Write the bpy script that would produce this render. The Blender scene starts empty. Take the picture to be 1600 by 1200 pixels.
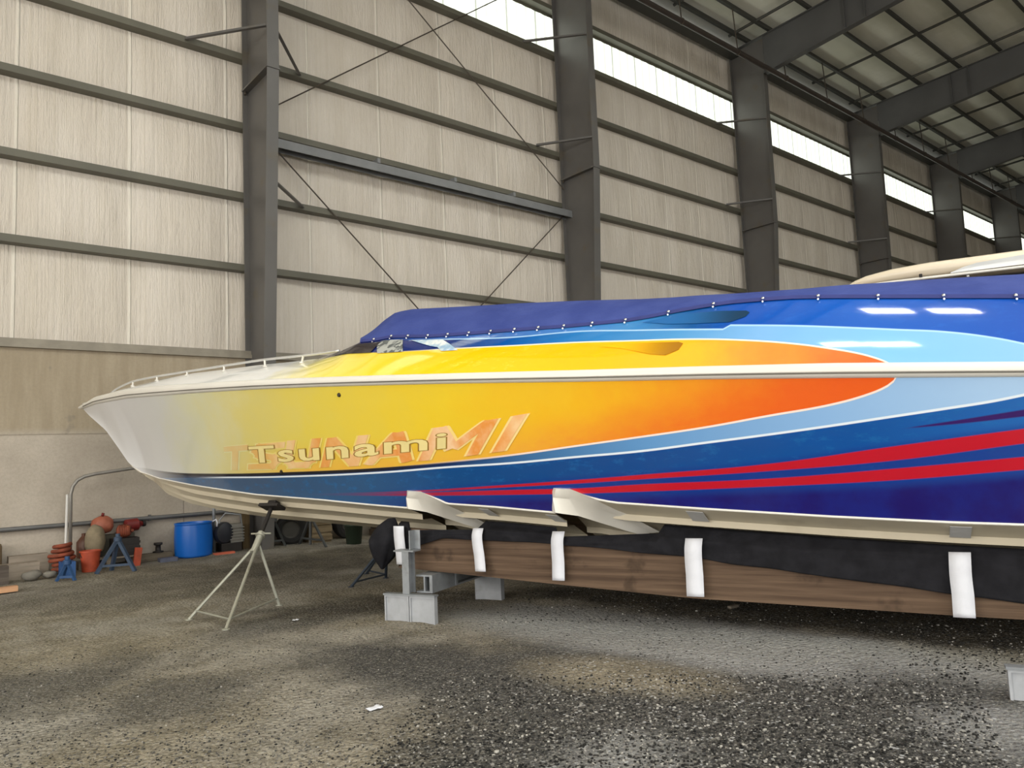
import bpy, bmesh, math, random
from mathutils import Vector, Matrix, noise
random.seed(7)
D = bpy.data
C = bpy.context.scene.collection
SC = bpy.context.scene
PI = math.pi
CAL = ((1176.95, 40.4314, 5.3931, -2.5559, 4.707, 7.621))
BOW = (2.199, 11.7788, 0.0); FWD = (-0.3907, 0.9205, 0.0); OUT = (-0.9205, -0.3907, 0.0)
# hull lines measured in boat coordinates: metres aft of the bow, height (and half breadth)
LN = {
    'stem': [[0.0, 2.319], [0.167, 2.193], [0.507, 1.981], [0.771, 1.728], [0.964, 1.534], [1.154, 1.403], [1.521, 1.245], [1.724, 1.103], [2.162, 0.978], [2.817, 0.872], [3.629, 0.787], [5.071, 0.689], [9.0, 0.43], [13.0, 0.16]],
    'rub_low': [[0.0, 2.3], [0.596, 2.322], [1.672, 2.304], [2.517, 2.261], [3.22, 2.228], [4.362, 2.168], [5.281, 2.112], [6.73, 2.016], [7.873, 1.935], [8.835, 1.872], [9.66, 1.81], [10.7, 1.728]],
    'rub_top': [[0.0, 2.34], [0.594, 2.416], [1.671, 2.414], [2.517, 2.372], [3.221, 2.326], [4.364, 2.258], [5.283, 2.196], [6.734, 2.095], [7.878, 2.018], [8.841, 1.958], [9.668, 1.902], [10.708, 1.811]],
    'chineA': [[1.02, 1.496], [1.24, 1.392], [1.75, 1.31], [2.586, 1.224], [3.905, 1.11], [4.937, 1.055], [5.63, 1.006], [6.094, 0.977]],
    'chineB': [[6.508, 1.02], [6.99, 0.986], [7.556, 0.938]],
    'chineC': [[8.054, 1.013], [8.728, 0.96], [9.576, 0.901], [10.261, 0.863], [10.646, 0.848]],
    'steps': [6.094, 7.556],
    'B1': [[1.117, 1.462], [2.14, 1.376], [3.084, 1.344], [4.429, 1.331], [5.553, 1.335], [6.595, 1.366], [7.234, 1.401], [7.8, 1.448], [8.319, 1.491], [8.795, 1.534], [9.236, 1.588], [9.644, 1.637], [9.877, 1.69], [9.972, 1.727], [10.01, 1.752], [10.031, 1.782]],
    'B2': [[3.205, 1.298], [4.412, 1.286], [5.865, 1.298], [6.586, 1.323], [7.223, 1.337], [7.787, 1.364], [8.306, 1.387], [8.783, 1.426], [9.223, 1.462], [9.632, 1.5], [10.011, 1.539], [10.295, 1.568], [10.531, 1.594], [10.694, 1.62]],
    'R1u': [[4.953, 1.112], [6.115, 1.125], [7.194, 1.163], [7.76, 1.186], [8.283, 1.212], [9.202, 1.262], [9.995, 1.349], [10.681, 1.421]],
    'R1l': [[4.952, 1.106], [6.112, 1.113], [7.191, 1.143], [7.756, 1.159], [8.278, 1.179], [9.197, 1.213], [9.988, 1.259], [10.676, 1.334]],
    'R2u': [[4.952, 1.106], [6.111, 1.108], [7.186, 1.119], [7.75, 1.121], [8.273, 1.141], [9.192, 1.161], [9.984, 1.206], [10.671, 1.254]],
    'R2l': [[4.948, 1.093], [6.104, 1.082], [7.18, 1.08], [7.745, 1.081], [8.266, 1.088], [9.186, 1.107], [9.977, 1.132], [10.666, 1.177]],
    'Pu': [[10.077, 1.462], [10.358, 1.494], [10.688, 1.534]],
    'Pl': [[10.076, 1.458], [10.356, 1.47], [10.686, 1.493]],
    'big_base': [[3.377, 1.374], [4.442, 1.363], [5.561, 1.364], [6.601, 1.393], [7.211, 1.438]],
    'big_top': [[3.511, 1.63], [4.94, 1.637], [6.095, 1.642], [6.658, 1.666], [7.044, 1.69], [7.467, 1.724]],
    'small_base': [[3.953, 1.443], [4.471, 1.44], [5.059, 1.44], [5.585, 1.452], [5.907, 1.464], [6.6, 1.485]],
    'small_top': [[3.997, 1.616], [4.539, 1.611], [5.115, 1.61], [5.631, 1.615], [5.945, 1.616], [6.63, 1.624]],
    'dot': [[5.503, 2.018]],
    'fit': [[4.432, 1.337]],
    'step1': [[6.113, 1.119], [6.259, 1.112], [6.457, 1.043], [6.522, 1.015]],
    'step2': [[7.572, 1.114], [7.694, 1.112], [7.901, 1.044], [8.053, 1.004]],
    'CE': [[0.0, 2.36], [0.794, 2.437], [1.301, 2.484], [2.058, 2.51], [2.728, 2.518], [3.33, 2.502], [3.877, 2.493], [4.38, 2.476], [4.845, 2.467], [5.195, 2.521], [5.397, 2.575], [5.583, 2.566], [5.78, 2.574], [6.248, 2.526], [6.764, 2.496], [7.163, 2.478], [7.614, 2.454], [8.13, 2.44], [8.323, 2.448], [8.557, 2.466], [8.783, 2.477], [8.949, 2.481], [9.211, 2.47], [9.414, 2.458], [9.673, 2.427], [10.081, 2.372], [10.462, 2.321], [10.818, 2.273]],
    'D1': [[4.634, 2.443], [5.353, 2.44], [5.863, 2.396], [6.29, 2.369], [6.562, 2.354], [7.201, 2.312], [7.779, 2.277], [8.318, 2.229], [8.67, 2.196], [9.043, 2.146], [9.43, 2.072], [9.67, 2.008], [9.822, 1.96], [9.932, 1.912], [9.985, 1.881], [10.005, 1.866]],
    'L1': [[6.028, 2.515], [6.467, 2.469], [7.142, 2.405], [7.722, 2.391], [8.287, 2.328], [8.941, 2.246]],
    'L2': [[8.969, 2.278], [9.425, 2.215], [9.792, 2.155], [10.058, 2.109], [10.346, 2.057], [10.61, 1.98], [10.733, 1.931]],
    'grille': [[5.658, 2.525], [5.715, 2.546], [5.952, 2.524], [6.086, 2.374], [5.799, 2.389]],
    'splash': [[6.06, 2.537], [6.256, 2.518], [6.415, 2.468], [6.528, 2.412], [6.686, 2.323], [6.514, 2.333], [6.437, 2.382], [6.336, 2.408], [6.176, 2.462]],
    'scoop1': [[8.264, 2.157], [8.377, 2.199], [8.655, 2.171], [8.668, 2.153], [8.638, 2.109], [8.552, 2.066], [8.402, 2.098]],
    'scoop2': [[8.256, 2.414], [8.565, 2.439], [8.867, 2.42], [9.097, 2.389], [9.117, 2.372], [9.09, 2.329], [8.981, 2.293], [8.588, 2.349]],
    'wind': [[4.946, 2.454], [5.397, 2.575], [5.608, 2.566], [5.799, 2.389], [5.379, 2.422]],
    'ridge': [[5.08, 2.665], [5.199, 2.74], [5.367, 2.849], [5.515, 2.918], [5.69, 2.923], [6.147, 2.884], [6.857, 2.829], [7.508, 2.768], [8.107, 2.705], [8.819, 2.642], [9.37, 2.603], [9.745, 2.592], [10.099, 2.571], [10.515, 2.544], [10.903, 2.51]],
    'snaps': [[5.583, 2.575], [5.796, 2.582], [5.993, 2.568], [6.22, 2.553], [6.44, 2.54], [6.665, 2.519], [6.89, 2.504], [7.126, 2.491], [7.354, 2.481], [7.591, 2.47], [7.844, 2.47], [8.131, 2.451], [8.486, 2.472], [8.838, 2.488], [9.202, 2.476], [9.584, 2.446], [9.97, 2.396], [10.366, 2.343], [10.771, 2.292]],
    'rail': [[0.812, 0.189, 2.409], [1.067, 0.244, 2.487], [1.496, 0.332, 2.541], [2.087, 0.443, 2.542], [2.738, 0.551, 2.533], [3.448, 0.654, 2.526], [4.149, 0.74, 2.521], [4.682, 0.794, 2.5], [4.954, 0.818, 2.493], [5.214, 0.838, 2.493]],
    'railfoot': [[1.496, 0.332, 2.496], [2.087, 0.443, 2.491], [2.737, 0.551, 2.488], [3.447, 0.654, 2.469], [4.138, 0.738, 2.454], [4.69, 0.794, 2.446]],
}
PANEL_EMIT, FILL_EMIT, SKY, P_END, P_FRONT, LAMP_EMIT, EXPO = 1.4, 10.0, 1.2, 2200.0, 1500.0, 26.0, 0.0


# ------------------------------------------------------------------ helpers
WL = {}
def s2l(c):
    c /= 255.0
    return c / 12.92 if c <= 0.04045 else ((c + 0.055) / 1.055) ** 2.4
def col(r, g, b): return (s2l(r), s2l(g), s2l(b), 1.0)

class NT:
    """small wrapper to write node trees as expressions"""
    def __init__(s, name, rough=0.6, metal=0.0, spec=0.5, coat=0.0):
        s.m = D.materials.new(name); s.m.use_nodes = True
        s.t = s.m.node_tree; s.n = s.t.nodes; s.L = s.t.links
        s.b = s.n['Principled BSDF']
        s.b.inputs['Roughness'].default_value = rough
        s.b.inputs['Metallic'].default_value = metal
        s.b.inputs['Specular IOR Level'].default_value = spec
        s.b.inputs['Coat Weight'].default_value = coat
        s.b.inputs['Coat Roughness'].default_value = 0.04
    def put(s, sock, v):
        if isinstance(v, bpy.types.NodeSocket): s.L.new(v, sock)
        else: sock.default_value = v
    def out(s, key, v): s.put(s.b.inputs[key], v)
    def math(s, op, a, b=0.0, c=0.0, clamp=False):
        n = s.n.new('ShaderNodeMath'); n.operation = op; n.use_clamp = clamp
        s.put(n.inputs[0], a); s.put(n.inputs[1], b); s.put(n.inputs[2], c)
        return n.outputs[0]
    def mix(s, f, a, b, mode='MIX'):
        n = s.n.new('ShaderNodeMix'); n.data_type = 'RGBA'; n.blend_type = mode
        s.put(n.inputs[0], f); s.put(n.inputs[6], a); s.put(n.inputs[7], b)
        return n.outputs[2]
    def rng(s, v, a, b, c=0.0, d=1.0, smooth=True):
        n = s.n.new('ShaderNodeMapRange')
        n.interpolation_type = 'SMOOTHSTEP' if smooth else 'LINEAR'
        s.put(n.inputs[0], v)
        for i, x in enumerate((a, b, c, d)): s.put(n.inputs[i + 1], x)
        return n.outputs[0]
    def ramp(s, f, stops):
        n = s.n.new('ShaderNodeValToRGB'); e = n.color_ramp.elements
        while len(e) < len(stops): e.new(0.5)
        for x, (p, c) in zip(e, stops): x.position = p; x.color = c
        s.put(n.inputs[0], f)
        return n.outputs[0]
    def coord(s, kind='Object'):
        return s.n.new('ShaderNodeTexCoord').outputs[kind]
    def pos(s): return s.n.new('ShaderNodeNewGeometry').outputs['Position']
    def mapped(s, v, scale=(1, 1, 1), loc=(0, 0, 0), rot=(0, 0, 0)):
        n = s.n.new('ShaderNodeMapping')
        n.inputs['Scale'].default_value = scale; n.inputs['Location'].default_value = loc
        n.inputs['Rotation'].default_value = rot
        s.L.new(v, n.inputs[0]); return n.outputs[0]
    def noise(s, v, scale, detail=4, rough=0.55):
        n = s.n.new('ShaderNodeTexNoise')
        n.inputs['Scale'].default_value = scale; n.inputs['Detail'].default_value = detail
        n.inputs['Roughness'].default_value = rough
        s.L.new(v, n.inputs['Vector']); return n.outputs['Fac']
    def vor(s, v, scale, out='Distance', feature='F1'):
        n = s.n.new('ShaderNodeTexVoronoi'); n.feature = feature
        n.inputs['Scale'].default_value = scale
        s.L.new(v, n.inputs['Vector']); return n.outputs[out]
    def xyz(s, v):
        n = s.n.new('ShaderNodeSeparateXYZ'); s.L.new(v, n.inputs[0]); return n.outputs
    def comb(s, x, y, z):
        n = s.n.new('ShaderNodeCombineXYZ')
        for i, a in enumerate((x, y, z)): s.put(n.inputs[i], a)
        return n.outputs[0]
    def bump(s, h, strength=0.3, dist=0.02):
        n = s.n.new('ShaderNodeBump'); n.inputs['Strength'].default_value = strength
        n.inputs['Distance'].default_value = dist
        s.L.new(h, n.inputs['Height']); s.L.new(n.outputs[0], s.b.inputs['Normal'])
    def curve(s, x, pts, lo, hi, zlo, zhi):
        """piecewise curve through pts (x, z) evaluated at socket x; returns z"""
        n = s.n.new('ShaderNodeFloatCurve'); cm = n.mapping.curves[0]
        P = sorted(((p[0] - lo) / (hi - lo), (p[1] - zlo) / (zhi - zlo)) for p in pts)
        def ev(t):
            if t <= P[0][0]: a, b = P[0], P[1]
            elif t >= P[-1][0]: a, b = P[-2], P[-1]
            else:
                k = max(i for i in range(len(P) - 1) if P[i][0] <= t); a, b = P[k], P[k + 1]
            return a[1] + (t - a[0]) / (b[0] - a[0] + 1e-9) * (b[1] - a[1])
        Q = [p for p in P if 0.001 < p[0] < 0.999]
        Q = [(0.0, ev(0.0))] + Q + [(1.0, ev(1.0))]
        Q = [(a, min(max(b, 0.0), 1.0)) for a, b in Q]
        cm.points[0].location = Q[0]; cm.points[1].location = Q[-1]
        for a, b in Q[1:-1]: cm.points.new(a, b)
        for p in cm.points: p.handle_type = 'AUTO_CLAMPED'
        n.mapping.update()
        s.L.new(s.math('DIVIDE', s.math('SUBTRACT', x, lo), hi - lo, clamp=True), n.inputs['Value'])
        return s.math('MULTIPLY_ADD', n.outputs[0], zhi - zlo, zlo)

def plain(name, rgb, rough=0.6, metal=0.0, var=0.12, vscale=6.0, spec=0.5, coat=0.0, bump=0.0, bscale=60, dirt=None):
    """procedural base colour with soft variation, optional dirt colour and bump"""
    t = NT(name, rough, metal, spec, coat)
    p = t.coord('Object')
    f = t.noise(p, vscale, 5)
    a = tuple(x * (1 - var) for x in rgb[:3]) + (1,)
    b = tuple(min(1, x * (1 + var)) for x in rgb[:3]) + (1,)
    c = t.mix(t.rng(f, 0.3, 0.7), a, b)
    if dirt is not None:
        g = t.noise(p, vscale * 0.6 + 1.3, 6)
        c = t.mix(t.rng(g, 0.55, 0.75, 0, 0.6), c, dirt)
    t.out('Base Color', c)
    if bump: t.bump(t.noise(p, bscale, 4), bump, 0.01)
    return t.m

# ---- geometry builders (all in world coordinates; obj() moves them to the parent)
def box(bm, lo, hi, rot=None, piv=None):
    vs = [bm.verts.new((x, y, z)) for x in (lo[0], hi[0]) for y in (lo[1], hi[1]) for z in (lo[2], hi[2])]
    for f in ((0, 1, 3, 2), (4, 6, 7, 5), (0, 4, 5, 1), (2, 3, 7, 6), (0, 2, 6, 4), (1, 5, 7, 3)):
        bm.faces.new([vs[i] for i in f])
    if rot is not None:
        p = Vector(piv) if piv is not None else (Vector(lo) + Vector(hi)) / 2
        for v in vs: v.co = p + rot @ (v.co - p)
    return vs
def obox(bm, c, ax, half):
    """box centred at c with axes ax (3 unit vectors) and half sizes"""
    c = Vector(c); vs = []
    for i in (-1, 1):
        for j in (-1, 1):
            for k in (-1, 1):
                vs.append(bm.verts.new(c + Vector(ax[0]) * half[0] * i + Vector(ax[1]) * half[1] * j + Vector(ax[2]) * half[2] * k))
    for f in ((0, 1, 3, 2), (4, 6, 7, 5), (0, 4, 5, 1), (2, 3, 7, 6), (0, 2, 6, 4), (1, 5, 7, 3)):
        bm.faces.new([vs[i] for i in f])
    return vs
def basis(d):
    d = Vector(d).normalized()
    u = d.cross(Vector((0, 0, 1)))
    if u.length < 1e-3: u = Vector((1, 0, 0))
    u.normalize(); return d, u, d.cross(u).normalized()
def beam(bm, a, b, w, h, up=None):
    """rectangular bar from a to b, width w (sideways), height h"""
    a, b = Vector(a), Vector(b); d = (b - a).normalized()
    if up is None: up = Vector((0, 0, 1))
    u = d.cross(Vector(up))
    if u.length < 1e-3: u = d.cross(Vector((1, 0, 0)))
    u.normalize(); n = u.cross(d).normalized()
    obox(bm, (a + b) / 2, (d, u, n), ((b - a).length / 2, w / 2, h / 2))
def tube(bm, pts, r, seg=8, cap=True, r2=None):
    pts = [Vector(p) for p in pts]; rings = []
    u = None
    for i, p in enumerate(pts):
        d = (pts[min(i + 1, len(pts) - 1)] - pts[max(i - 1, 0)]).normalized()
        if u is None:
            _, u, w = basis(d)
        else:
            u = (u - d * u.dot(d))
            u = u.normalized() if u.length > 1e-5 else basis(d)[1]
        w = d.cross(u)
        rr = r if r2 is None else r + (r2 - r) * i / (len(pts) - 1)
        rings.append([bm.verts.new(p + (u * math.cos(2 * PI * k / seg) + w * math.sin(2 * PI * k / seg)) * rr) for k in range(seg)])
    for A, B in zip(rings, rings[1:]):
        for k in range(seg):
            bm.faces.new((A[k], A[(k + 1) % seg], B[(k + 1) % seg], B[k]))
    if cap:
        bm.faces.new(rings[0][::-1]); bm.faces.new(rings[-1])
def lathe(bm, c, prof, seg=24, axis=(0, 0, 1), closed=True):
    """profile [(r, h)] spun round axis at c"""
    c = Vector(c); d, u, w = basis(axis); rings = []
    for r, h in prof:
        if r < 1e-5: rings.append([bm.verts.new(c + d * h)])
        else: rings.append([bm.verts.new(c + d * h + (u * math.cos(2 * PI * k / seg) + w * math.sin(2 * PI * k / seg)) * r) for k in range(seg)])
    for A, B in zip(rings, rings[1:]):
        for k in range(seg):
            k2 = (k + 1) % seg
            q = [A[k % len(A)], A[k2 % len(A)], B[k2 % len(B)], B[k % len(B)]]
            q = [v for i, v in enumerate(q) if v not in q[:i]]
            if len(q) > 2:
                try: bm.faces.new(q)
                except ValueError: pass
def grid(bm, rows, uvs=None):
    """quad grid from rows of points; uvs same shape"""
    V = [[bm.verts.new(p) for p in r] for r in rows]
    lay = bm.loops.layers.uv.verify() if uvs else None
    for i in range(len(V) - 1):
        for j in range(len(V[0]) - 1):
            q = [(i, j), (i, j + 1), (i + 1, j + 1), (i + 1, j)]
            pts = [V[a][b].co for a, b in q]
            if (pts[0] - pts[2]).length < 1e-7 or (pts[1] - pts[3]).length < 1e-7: continue
            f = bm.faces.new([V[a][b] for a, b in q])
            if uvs:
                for l, (a, b) in zip(f.loops, q): l[lay].uv = uvs[a][b]
    return V
def blob(bm, c, r, sx=1, sy=1, sz=1, amp=0.15, sub=3, seed=0.0, fr=2.0):
    res = bmesh.ops.create_icosphere(bm, subdivisions=sub, radius=1.0)
    for v in res['verts']:
        n = v.co.normalized()
        k = 1 + amp * noise.noise(n * fr + Vector((seed, seed * 1.7, 0)))
        v.co = Vector(c) + Vector((n.x * sx, n.y * sy, n.z * sz)) * r * k
def obj(name, bm, m, parent=None, smooth=False, origin=None, bevel=0.0):
    if bevel: bmesh.ops.bevel(bm, geom=list(bm.edges), offset=bevel, segments=2, affect='EDGES', profile=0.5)
    bmesh.ops.remove_doubles(bm, verts=bm.verts, dist=1e-6)
    bmesh.ops.recalc_face_normals(bm, faces=bm.faces)
    o_w = Vector(origin) if origin is not None else (WL[parent.name] if parent is not None else Vector((0, 0, 0)))
    for v in bm.verts: v.co -= o_w
    me = D.meshes.new(name); bm.to_mesh(me); bm.free()
    if smooth:
        for p in me.polygons: p.use_smooth = True
        if smooth != True: me.set_sharp_from_angle(angle=math.radians(smooth))
    for mm in (m if isinstance(m, (list, tuple)) else [m]): me.materials.append(mm)
    o = D.objects.new(name, me); C.objects.link(o)
    if parent is not None:
        o.parent = parent; o.location = o_w - WL[parent.name]
    else: o.location = o_w
    WL[o.name] = o_w.copy()
    return o
def thing(name, loc, label, cat, group=None):
    o = D.objects.new(name, None); C.objects.link(o); o.location = loc; o.empty_display_size = 0.2
    WL[o.name] = Vector(loc)
    o['label'] = label; o['category'] = cat
    if group: o['group'] = group
    return o
def tag(o, label, cat, group=None):
    o['label'] = label; o['category'] = cat
    if group: o['group'] = group
    return o
def struct(o, label=None, cat=None, group=None):
    o['kind'] = 'structure'
    if label: o['label'] = label
    if cat: o['category'] = cat
    if group: o['group'] = group
    return o
def B(): return bmesh.new()
def lerp(a, b, t): return a + (b - a) * t
def interp(pts):
    P = sorted((p[0], p[1]) for p in pts)
    def f(x):
        if x <= P[0][0]: a, b = P[0], P[1]
        elif x >= P[-1][0]: a, b = P[-2], P[-1]
        else:
            k = 0
            while P[k + 1][0] < x: k += 1
            a, b = P[k], P[k + 1]
        return a[1] + (x - a[0]) / (b[0] - a[0] + 1e-9) * (b[1] - a[1])
    return f

# ------------------------------------------------------------------ camera (1600x1200 frame, focal 1177 px)
F_PX, YAW, PITCH, ROLL = 1177.0, math.radians(CAL[1]), math.radians(CAL[2]), math.radians(CAL[3])
F_PX = CAL[0]
fw = Vector((math.sin(YAW) * math.cos(PITCH), math.cos(YAW) * math.cos(PITCH), math.sin(PITCH)))
rt = Vector((math.cos(YAW), -math.sin(YAW), 0)); up = rt.cross(fw)
ca, cb = rt * math.cos(ROLL) + up * math.sin(ROLL), up * math.cos(ROLL) - rt * math.sin(ROLL)
EYE = Vector((0, 0, 1.40))
cam = D.cameras.new('camera'); cam.sensor_width = 36; cam.lens = F_PX * 36 / 1600; cam.clip_end = 300; cam.clip_start = 0.05
co = D.objects.new('camera', cam); C.objects.link(co)
co.matrix_world = Matrix(((ca.x, cb.x, -fw.x, EYE.x), (ca.y, cb.y, -fw.y, EYE.y), (ca.z, cb.z, -fw.z, EYE.z), (0, 0, 0, 1)))
SC.camera = co
def sight(px, py): return ca * ((px - 800) / F_PX) + cb * (-(py - 600) / F_PX) + fw
def at(px, py, Y):
    """where the line of sight through a spot of the photo meets the vertical plane at depth Y"""
    d = sight(px, py); return EYE + d * (Y / d.y)

# ------------------------------------------------------------------ building
W = 12.35                      # inner face of the wall girts
XC = [CAL[4] + CAL[5] * k for k in range(-2, 8)]      # column lines; XC[2] is the first column seen
def fz(x, y):
    """height of the gravel floor"""
    r = 0.10 * min(max((y - 8.0) / 4.3, 0), 1)
    n = 0.018 * noise.noise(Vector((x * 0.9, y * 0.9, 0))) + 0.010 * noise.noise(Vector((x * 3.1, y * 3.1, 4))) + 0.006 * noise.noise(Vector((x * 9, y * 9, 9)))
    d = EYE - Vector((x, y, EYE.z))
    return r + n

# ---- materials of the shell
t = NT('gravel', 0.9, spec=0.25)
p = t.pos(); X, Y, Z = t.xyz(p)
big = t.noise(p, 0.55, 5, 0.6); mid = t.noise(p, 2.2, 5, 0.65); fine = t.noise(p, 38, 3, 0.7); st = t.vor(p, 34, 'Color'); sd = t.vor(p, 34, 'Distance'); st2 = t.vor(p, 75, 'Color')
def spot(cx, cy, rx, ry, soft=0.5, wob=0.9, a=0.0):
    """soft patch of its own outline on the ground"""
    dx = t.math('SUBTRACT', X, cx); dy = t.math('SUBTRACT', Y, cy)
    c, s_ = math.cos(a), math.sin(a)
    ex = t.math('DIVIDE', t.math('ADD', t.math('MULTIPLY', dx, c), t.math('MULTIPLY', dy, s_)), rx)
    ey = t.math('DIVIDE', t.math('SUBTRACT', t.math('MULTIPLY', dy, c), t.math('MULTIPLY', dx, s_)), ry)
    r = t.math('SQRT', t.math('ADD', t.math('MULTIPLY', ex, ex), t.math('MULTIPLY', ey, ey)))
    r = t.math('ADD', r, t.math('MULTIPLY', t.math('SUBTRACT', mid, 0.5), wob))
    return t.rng(r, 1.0 + soft, 1.0 - soft, 0, 1)
tan = t.mix(t.rng(mid, 0.3, 0.7), col(140, 131, 111), col(178, 168, 147))
dark = t.mix(t.rng(fine, 0.3, 0.7), col(58, 57, 56), col(98, 97, 95))
grey = t.mix(t.rng(fine, 0.3, 0.7), col(166, 166, 165), col(208, 208, 206))
umber = t.mix(t.rng(mid, 0.35, 0.65), col(46, 40, 30), col(84, 74, 56))
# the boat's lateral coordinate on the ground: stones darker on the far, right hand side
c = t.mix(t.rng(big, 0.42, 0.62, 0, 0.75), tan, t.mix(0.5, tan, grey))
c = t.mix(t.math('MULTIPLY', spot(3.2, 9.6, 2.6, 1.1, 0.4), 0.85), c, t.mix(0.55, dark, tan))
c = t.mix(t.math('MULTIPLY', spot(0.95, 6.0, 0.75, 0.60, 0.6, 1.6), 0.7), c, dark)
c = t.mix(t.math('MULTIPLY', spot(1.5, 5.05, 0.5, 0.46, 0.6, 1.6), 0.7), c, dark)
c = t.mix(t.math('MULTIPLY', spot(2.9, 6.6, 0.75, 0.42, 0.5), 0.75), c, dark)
c = t.mix(t.math('MULTIPLY', spot(3.75, 6.75, 1.15, 0.50, 0.5, 1.0, -0.45), 0.85), c, umber)
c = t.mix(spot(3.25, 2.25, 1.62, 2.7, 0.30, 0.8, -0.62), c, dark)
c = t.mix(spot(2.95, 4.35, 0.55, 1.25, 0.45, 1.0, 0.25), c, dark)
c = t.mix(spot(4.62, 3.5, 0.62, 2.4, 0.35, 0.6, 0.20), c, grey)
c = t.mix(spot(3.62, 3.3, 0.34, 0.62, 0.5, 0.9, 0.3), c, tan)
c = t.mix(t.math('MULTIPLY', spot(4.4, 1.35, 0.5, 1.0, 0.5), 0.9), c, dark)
c = t.mix(spot(6.1, 3.3, 0.82, 3.0, 0.25, 0.55, 0.22), c, umber)  # elongated dark brown patch on the ground below the boat
c = t.mix(t.math('MULTIPLY', spot(5.6, 10.0, 2.2, 1.0, 0.4), 0.6), c, umber)
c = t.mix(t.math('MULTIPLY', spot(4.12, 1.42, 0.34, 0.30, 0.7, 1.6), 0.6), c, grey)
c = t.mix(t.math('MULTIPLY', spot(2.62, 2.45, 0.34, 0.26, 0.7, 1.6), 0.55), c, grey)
c = t.mix(t.math('MULTIPLY', t.rng(fine, 0.30, 0.68), 0.8), c, t.mix(0.6, c, (0.0, 0.0, 0.0, 1)))
c = t.mix(t.rng(t.noise(p, 95, 2, 0.6), 0.52, 0.70, 0, 0.45), c, col(196, 190, 176))
cr = t.xyz(st)[0]; cr2 = t.xyz(st2)[0]
c = t.mix(t.rng(cr2, 0.80, 0.9, 0, 0.35), c, col(165, 162, 155))
c = t.mix(t.rng(cr2, 0.20, 0.10, 0, 0.32), c, col(52, 50, 46))
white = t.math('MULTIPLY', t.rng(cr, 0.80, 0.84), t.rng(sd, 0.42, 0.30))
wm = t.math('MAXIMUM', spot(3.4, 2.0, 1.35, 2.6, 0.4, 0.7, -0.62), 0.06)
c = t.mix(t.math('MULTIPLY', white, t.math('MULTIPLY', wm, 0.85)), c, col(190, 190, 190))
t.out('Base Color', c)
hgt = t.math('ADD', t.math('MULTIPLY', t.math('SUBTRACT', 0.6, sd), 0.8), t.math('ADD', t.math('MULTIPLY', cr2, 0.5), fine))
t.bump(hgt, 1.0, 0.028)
M_GRAVEL = t.m

t = NT('concrete_wall', 0.85, spec=0.3)
p = t.pos(); X, Y, Z = t.xyz(p)
n1 = t.noise(p, 0.9, 6, 0.6); n2 = t.noise(t.mapped(p, (6, 1, 0.7)), 1.5, 5, 0.6); n3 = t.noise(p, 25, 4, 0.7)
lowc = t.mix(t.rng(n1, 0.3, 0.7), col(170, 160, 147), col(192, 182, 169))
topc = t.mix(t.rng(n2, 0.25, 0.75, 0.2, 0.8), col(150, 137, 116), col(176, 163, 142))
c = t.mix(t.rng(Z, 1.93, 2.1), lowc, topc)
c = t.mix(t.math('MULTIPLY', t.rng(n3, 0.35, 0.7), 0.25), c, col(140, 130, 116))
c = t.mix(t.math('MULTIPLY', t.rng(t.noise(p, 2.6, 3), 0.66, 0.72), 0.5), c, col(128, 122, 112))
line = t.math('MAXIMUM', t.rng(t.math('ABSOLUTE', t.math('SUBTRACT', Z, 1.98)), 0.012, 0.004), t.math('MULTIPLY', t.rng(t.math('ABSOLUTE', t.math('SUBTRACT', t.math('MODULO', t.math('ADD', X, 52.0), 2.44), 2.04)), 0.012, 0.004), t.rng(Z, 2.0, 1.97)))
c = t.mix(t.math('MULTIPLY', line, 0.5), c, col(120, 112, 100))
t.out('Base Color', c)
t.bump(t.math('SUBTRACT', n3, t.math('MULTIPLY', line, 1.5)), 0.35, 0.012)
M_CONC = t.m

t = NT('insulation_facing', 0.55, spec=0.35)
p = t.pos(); X, Y, Z = t.xyz(p)
seam = t.math('ABSOLUTE', t.math('SUBTRACT', t.math('MODULO', t.math('ADD', X, 151.0 - 1.46 + 0.755), 1.51), 0.755))
sm = t.rng(seam, 0.03, 0.015)
rib = t.noise(t.mapped(p, (30, 1, 0.25)), 1.0, 4, 0.6)
wr = t.noise(t.mapped(p, (4.5, 1, 0.9), rot=(0, 0.5, 0)), 1.3, 6, 0.7)
dirt = t.noise(t.mapped(p, (1.6, 1, 0.5)), 0.9, 5)
c = t.mix(t.rng(dirt, 0.3, 0.7), col(208, 199, 187), col(221, 213, 203))
c = t.mix(t.math('MULTIPLY', t.rng(rib, 0.45, 0.75), 0.35), c, col(196, 186, 168))
c = t.mix(t.math('MULTIPLY', sm, 0.7), c, col(236, 230, 218))
t.out('Base Color', c)
t.bump(t.math('ADD', t.math('ADD', t.math('MULTIPLY', rib, 0.6), t.math('MULTIPLY', wr, 1.6)), t.math('MULTIPLY', sm, 0.6)), 0.75, 0.035)
M_INSUL = t.m

t = NT('roof_facing', 0.6, spec=0.3)
p = t.pos()
c = t.mix(t.rng(t.noise(t.mapped(p, (0.3, 1.2, 1)), 1.2, 5), 0.3, 0.7), col(222, 221, 206), col(238, 237, 226))
t.out('Base Color', c)
t.bump(t.noise(t.mapped(p, (6, 0.6, 1)), 1.0, 5), 0.3, 0.03)
M_ROOF = t.m

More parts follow.
